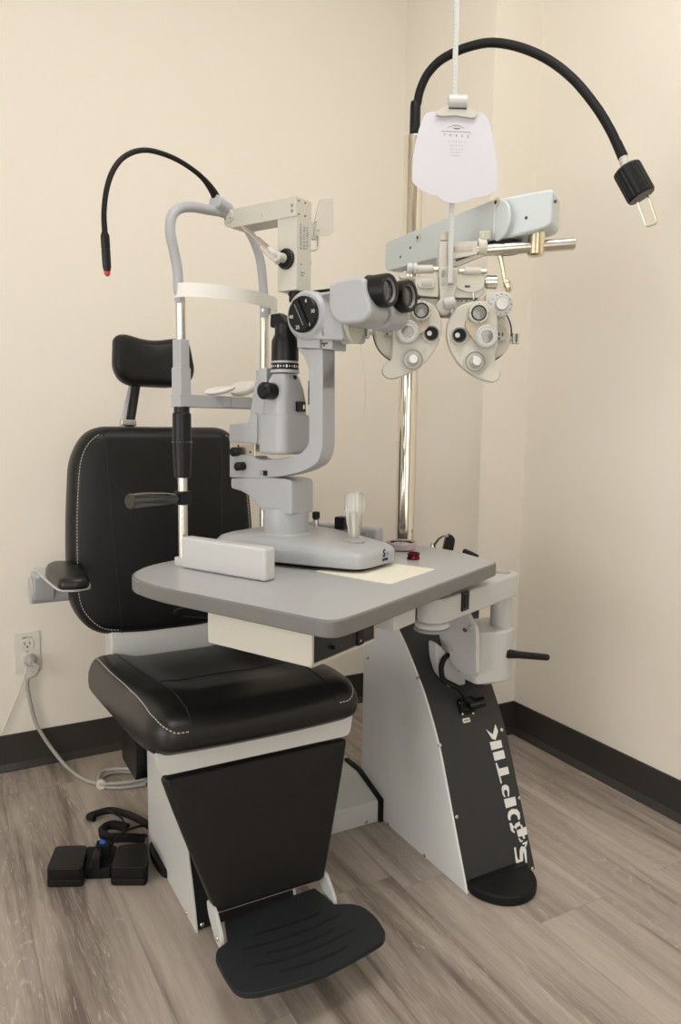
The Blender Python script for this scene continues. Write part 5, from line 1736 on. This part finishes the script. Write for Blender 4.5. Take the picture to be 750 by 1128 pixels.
# central bracket
mb = MB()
plate(mb, zK, [(232, 90), (240, 76), (328, 74), (336, 90), (334, 180), (322, 262), (318, 300), (240, 300), (236, 200)], -.014, .034, WARMW, .004, .003)
cbk = mb.build('centre_bracket', pho)
mb = MB(); plate(mb, zK, [(283, 112), (325, 108), (325, 175), (283, 180)], -.020, .008, WARMD, .002, .001); plate(mb, zK, [(291, 120), (317, 117), (317, 165), (291, 168)], -.022, .004, WARMW, .002, .001); mb.build('rod_clasp', cbk)
mb = MB(); plate(mb, zK, [(249, 95), (270, 92), (268, 130), (249, 135)], -.0165, .004, GREYD, .003, .0008); plate(mb, zK, [(248, 150), (266, 148), (266, 180), (248, 183)], -.0165, .004, WARMD, .003, .0008); mb.build('level_vial', cbk)
q = PF.on(1, -.014, *zK(262, 312))
mb = MB(); mb.cyl(PF.pt(q.x, .0, q.z), PF.pt(q.x, -.020, q.z), .0155, WARMW, 32, .003); 
kn = mb.build('convergence_knob', cbk)
q = PF.on(1, -.020, *zK(300, 290))
mb = MB(); mb.cyl(PF.pt(q.x - .013, -.018, q.z - .002), PF.pt(q.x + .010, -.022, q.z + .002), .0118, WHITE, 28, .003); mb.build('lock_knob', cbk)
mb = MB(); plate(mb, zR, [(30, 290), (120, 250), (130, 335), (40, 335)], .006, .012, TAN, .002, .001); mb.build('brow_rest', pho)
# hanger body on the cross rod
def zH(X, Y): return (480 + X / 7.5, 240 + Y / 7.5)
mb = MB()
plate(mb, zH, [(28, 190), (98, 190), (100, 420), (22, 420)], -.010, .034, WARMW, .004, .003)
hg = mb.build('hanger', pho)
mb = MB()
plate(mb, zH, [(140, 200), (345, 190), (345, 300), (140, 340)], -.014, .028, WARMW, .003, .002)
plate(mb, zH, [(140, 330), (345, 300), (400, 305), (190, 395), (140, 400)], -.006, .018, WARMW, .004, .002)
mb.build('hanger_arm', hg)
mb = MB(); plate(mb, zH, [(165, 235), (300, 228), (302, 275), (165, 282)], -.0150, .002, WARMD, .002, .0005); plate(mb, zH, [(148, 238), (160, 237), (160, 282), (148, 283)], -.0150, .002, GREYD, .001, 0)
for k in range(6):
    q = PF.on(1, -.0152, *zH(190 + k * 18, 254)); mb.box(PF, (q.x - .0012, -.0156, q.z - .0022), (q.x + .0009, -.0149, q.z + .0022), WARMW, 0)
mb.build('name_strip', hg)
mb = MB(); q0_, q1_ = PF.on(1, 0, *zH(345, 245)), PF.on(1, 0, *zH(418, 243)); mb.cyl(PF.pt(q0_.x, 0, q0_.z), PF.pt(q1_.x, 0, q1_.z), .0165, WARMW, 36, .002); mb.build('rod_collar', hg)
for (X, Y0, Y1, w_) in ((405, 115, 190, 52), (68, 118, 190, 34)):
    q0_, q1_ = PF.on(1, 0, *zH(X, Y0)), PF.on(1, 0, *zH(X, Y1))
    rad = w_ / 7.5 * PXM
    rings = [[PF.pt(q0_.x + rr * math.cos(2 * math.pi * i / 40) * (1 - .08 * (i % 5 == 0)), rr * math.sin(2 * math.pi * i / 40) * (1 - .08 * (i % 5 == 0)), z) for i in range(40)] for (rr, z) in ((rad * .92, q1_.z), (rad, q1_.z + .002), (rad, q0_.z - .003), (rad * .85, q0_.z))]
    mb = MB(); mb.rings(rings, WARMW); mb.build('clamp_knob', hg, sharp=25)
mb = MB(); plate(mb, zH, [(165, 345), (215, 330), (280, 322), (200, 348), (165, 360)], -.0068, .004, INKD, .002, 0); mb.build('dark_slot', hg)
# cord with brass hook running from the rod down to the right dial
mb = MB(); P = [PF.pt(q.x, .012, q.z) for q in (PF.on(1, .012, *zK(*p)) for p in ((592, 5), (603, 50), (612, 100), (622, 160)))]
mb.tube(P, [.0055, .0048, .0042, .0042], BRASS, 14, sm=5); P2 = [PF.pt(q.x, .010, q.z) for q in (PF.on(1, .010, *zK(*p)) for p in ((620, 158), (634, 175), (645, 200), (640, 225)))]
mb.tube(P2, [.006, .0085, .0085, .005], BRASS, 14, sm=5)
mb.build('hanging_link', pho)
# thin pale pull cord on the left
mb = MB(); mb.tube([PF.pt(q.x, .012, q.z) for q in (PF.on(1, .012, u, v) for (u, v) in ((399, 352), (397.5, 380), (400.5, 405), (403, 430), (401, 455)))], .0006, CORDW, 6, sm=6); mb.build('pull_cord', pho)

# ================================================================== NEAR POINT ROD AND CARD
rod_b = -.026
q0_, q1_ = PF.on(1, rod_b, 495.5, 312), PF.on(1, rod_b, 502.5, 20)
rx = (q0_.x + q1_.x) / 2
rod = thing('near_point_rod', PF.pt(q0_.x, rod_b, q0_.z), 'tall thin white graduated reading rod rising from the phoropter', 'reading rod')
mb = MB()
sec = rrect(.0098, .0045, .001, 3)
topz = q1_.z + .10
ux0 = (q1_.x - q0_.x) / (q1_.z - q0_.z)
mb.rings([[PF.pt(q0_.x + ux0 * (z - q0_.z) + x, rod_b + y, z) for x, y in sec] for z in (q0_.z, topz)], WHITE)
bar_ = mb.build('bar', rod)
mb = MB()
z = q0_.z + .02
k = 0
while z < topz - .01:
    xx = q0_.x + ux0 * (z - q0_.z)
    w_ = .0030 if k % 5 else .0052
    mb.box(PF, (xx - .0045, rod_b - .0026, z), (xx - .0045 + w_, rod_b - .002, z + .0006), GREYD, 0)
    z += .0075; k += 1
mb.build('graduations', bar_)


def zC(X, Y): return (475 + X / 12.5, 95 + Y / 12.5)
cb0 = rod_b - .010
co = PF.on(1, cb0, 502, 130)
card = thing('near_card', PF.pt(co.x, cb0, co.z), 'white scalloped near vision card with a small letter chart clipped on the rod', 'reading card')
def zD(X, Y): return (430 + X / 5.357, 90 + Y / 5.357)
cp_ = PF.poly(1, cb0, [zD(*p) for p in ((268, 176), (215, 180), (196, 205), (165, 290), (140, 400), (128, 500), (128, 592), (180, 640), (240, 668), (276, 674), (310, 703), (350, 716), (400, 717), (450, 702), (492, 684), (540, 680), (590, 662), (634, 634), (632, 540), (625, 460), (605, 330), (582, 240), (566, 200), (532, 180))])
mb = MB(); mb.prism(PF, 1, rpoly(cp_, .006, 3), cb0, cb0 + .0012, CARD)
crd = mb.build('card', card)
mb = MB()
rowM = lambda u, v: axis_matrix(PF.pt(*(lambda q: (q.x, cb0 - .0001, q.z))(PF.on(1, cb0, u, v))), FWD, PF.ax[0])
for i, ch in enumerate('VHREZ'):
    mb.text(ch, .0062, rowM(*zC(185 + i * 80, 668 + i * 6)), INK, ext=.0001)
def inkline(a, b, w):
    A, B = PF.on(1, cb0, *a), PF.on(1, cb0, *b)
    d = V((B.x - A.x, B.z - A.z)); n_ = V((-d.y, d.x)).normalized() * w / 2
    mb.prism(PF, 1, [(A.x - n_.x, A.z - n_.y), (B.x - n_.x, B.z - n_.y), (B.x + n_.x, B.z + n_.y), (A.x + n_.x, A.z + n_.y)], cb0 - .0003, cb0, INK)
inkline(zC(138, 618), zC(525, 632), .0007); inkline(zC(525, 632), zC(545, 660), .0006)
for a, b, w in (((222, 568), (300, 545), .0006), ((300, 545), (350, 538), .0012), ((350, 538), (400, 552), .0009), ((400, 552), (455, 580), .0006), ((300, 572), (325, 590), .0009), ((325, 590), (380, 588), .0010), ((380, 588), (400, 575), .0008), ((320, 578), (390, 578), .0008)): inkline(zC(*a), zC(*b), w)
random.seed(11)
for (Y, x0, x1, n_, h_) in ((760, 235, 455, 7, 18), (815, 250, 430, 7, 15), (868, 258, 428, 7, 13), (912, 272, 400, 6, 11), (955, 290, 380, 5, 10)):
    for k in range(n_):
        X = x0 + (x1 - x0) * k / (n_ - 1)
        yy = Y + (X - x0) * .05
        inkline(zC(X - 6, yy - h_ / 2), zC(X - 6 + random.randint(0, 6), yy + h_ / 2), .0003)
        inkline(zC(X - 6, yy - h_ / 2 + random.randint(0, 8)), zC(X + 6, yy - h_ / 2 + random.randint(0, 8)), .0003)
mb.build('letter_chart', crd)
cl0 = cb0 - .002
mb = MB()
plate(mb, zC, [(228, 240), (495, 240), (520, 290), (570, 335), (615, 345), (628, 380), (605, 432), (560, 436), (430, 418), (340, 402), (240, 408), (110, 412), (70, 390), (68, 350), (110, 318), (160, 310), (205, 275)], cl0 - .004, .005, WARMW, .003, .0012)
clip = mb.build('clip', card)
a, b = PF.on(1, cl0 - .004, *zC(232, 205)), PF.on(1, cl0 - .004, *zC(500, 205))
mb = MB(); mb.cyl(PF.pt(a.x, cl0, a.z), PF.pt(b.x, cl0, a.z), .0125, WHITE, 32, .002); mb.build('clip_roller', clip)
mb = MB(); plate(mb, zC, [(240, 290), (490, 300), (485, 318), (240, 308)], cl0 - .0050, .002, INKD, .0005, 0); mb.build('clip_slot', clip)

# ================================================================== LIGHT, CAMERA
w = bpy.data.worlds.new('room_ambient'); SC.world = w; w.use_nodes = True
w.node_tree.nodes['Background'].inputs[0].default_value = (1, .97, .92, 1)
w.node_tree.nodes['Background'].inputs[1].default_value = 0.0

cam = bpy.data.cameras.new('camera'); co_ = bpy.data.objects.new('camera', cam); COL.objects.link(co_)
cam.sensor_fit = 'VERTICAL'; cam.sensor_height = 24.0
cam.lens = FPX * 24.0 / 1128
cam.clip_start = .05
Mc = Matrix((CR, -CD, -CF)).transposed().to_4x4(); Mc.translation = CAM
co_.matrix_world = Mc
SC.camera = co_
SC.view_settings.view_transform = 'Standard'
SC.view_settings.look = 'None'
SC.view_settings.gamma = 1
SC.view_settings.use_curve_mapping = False
SC.view_settings.exposure = 0.0
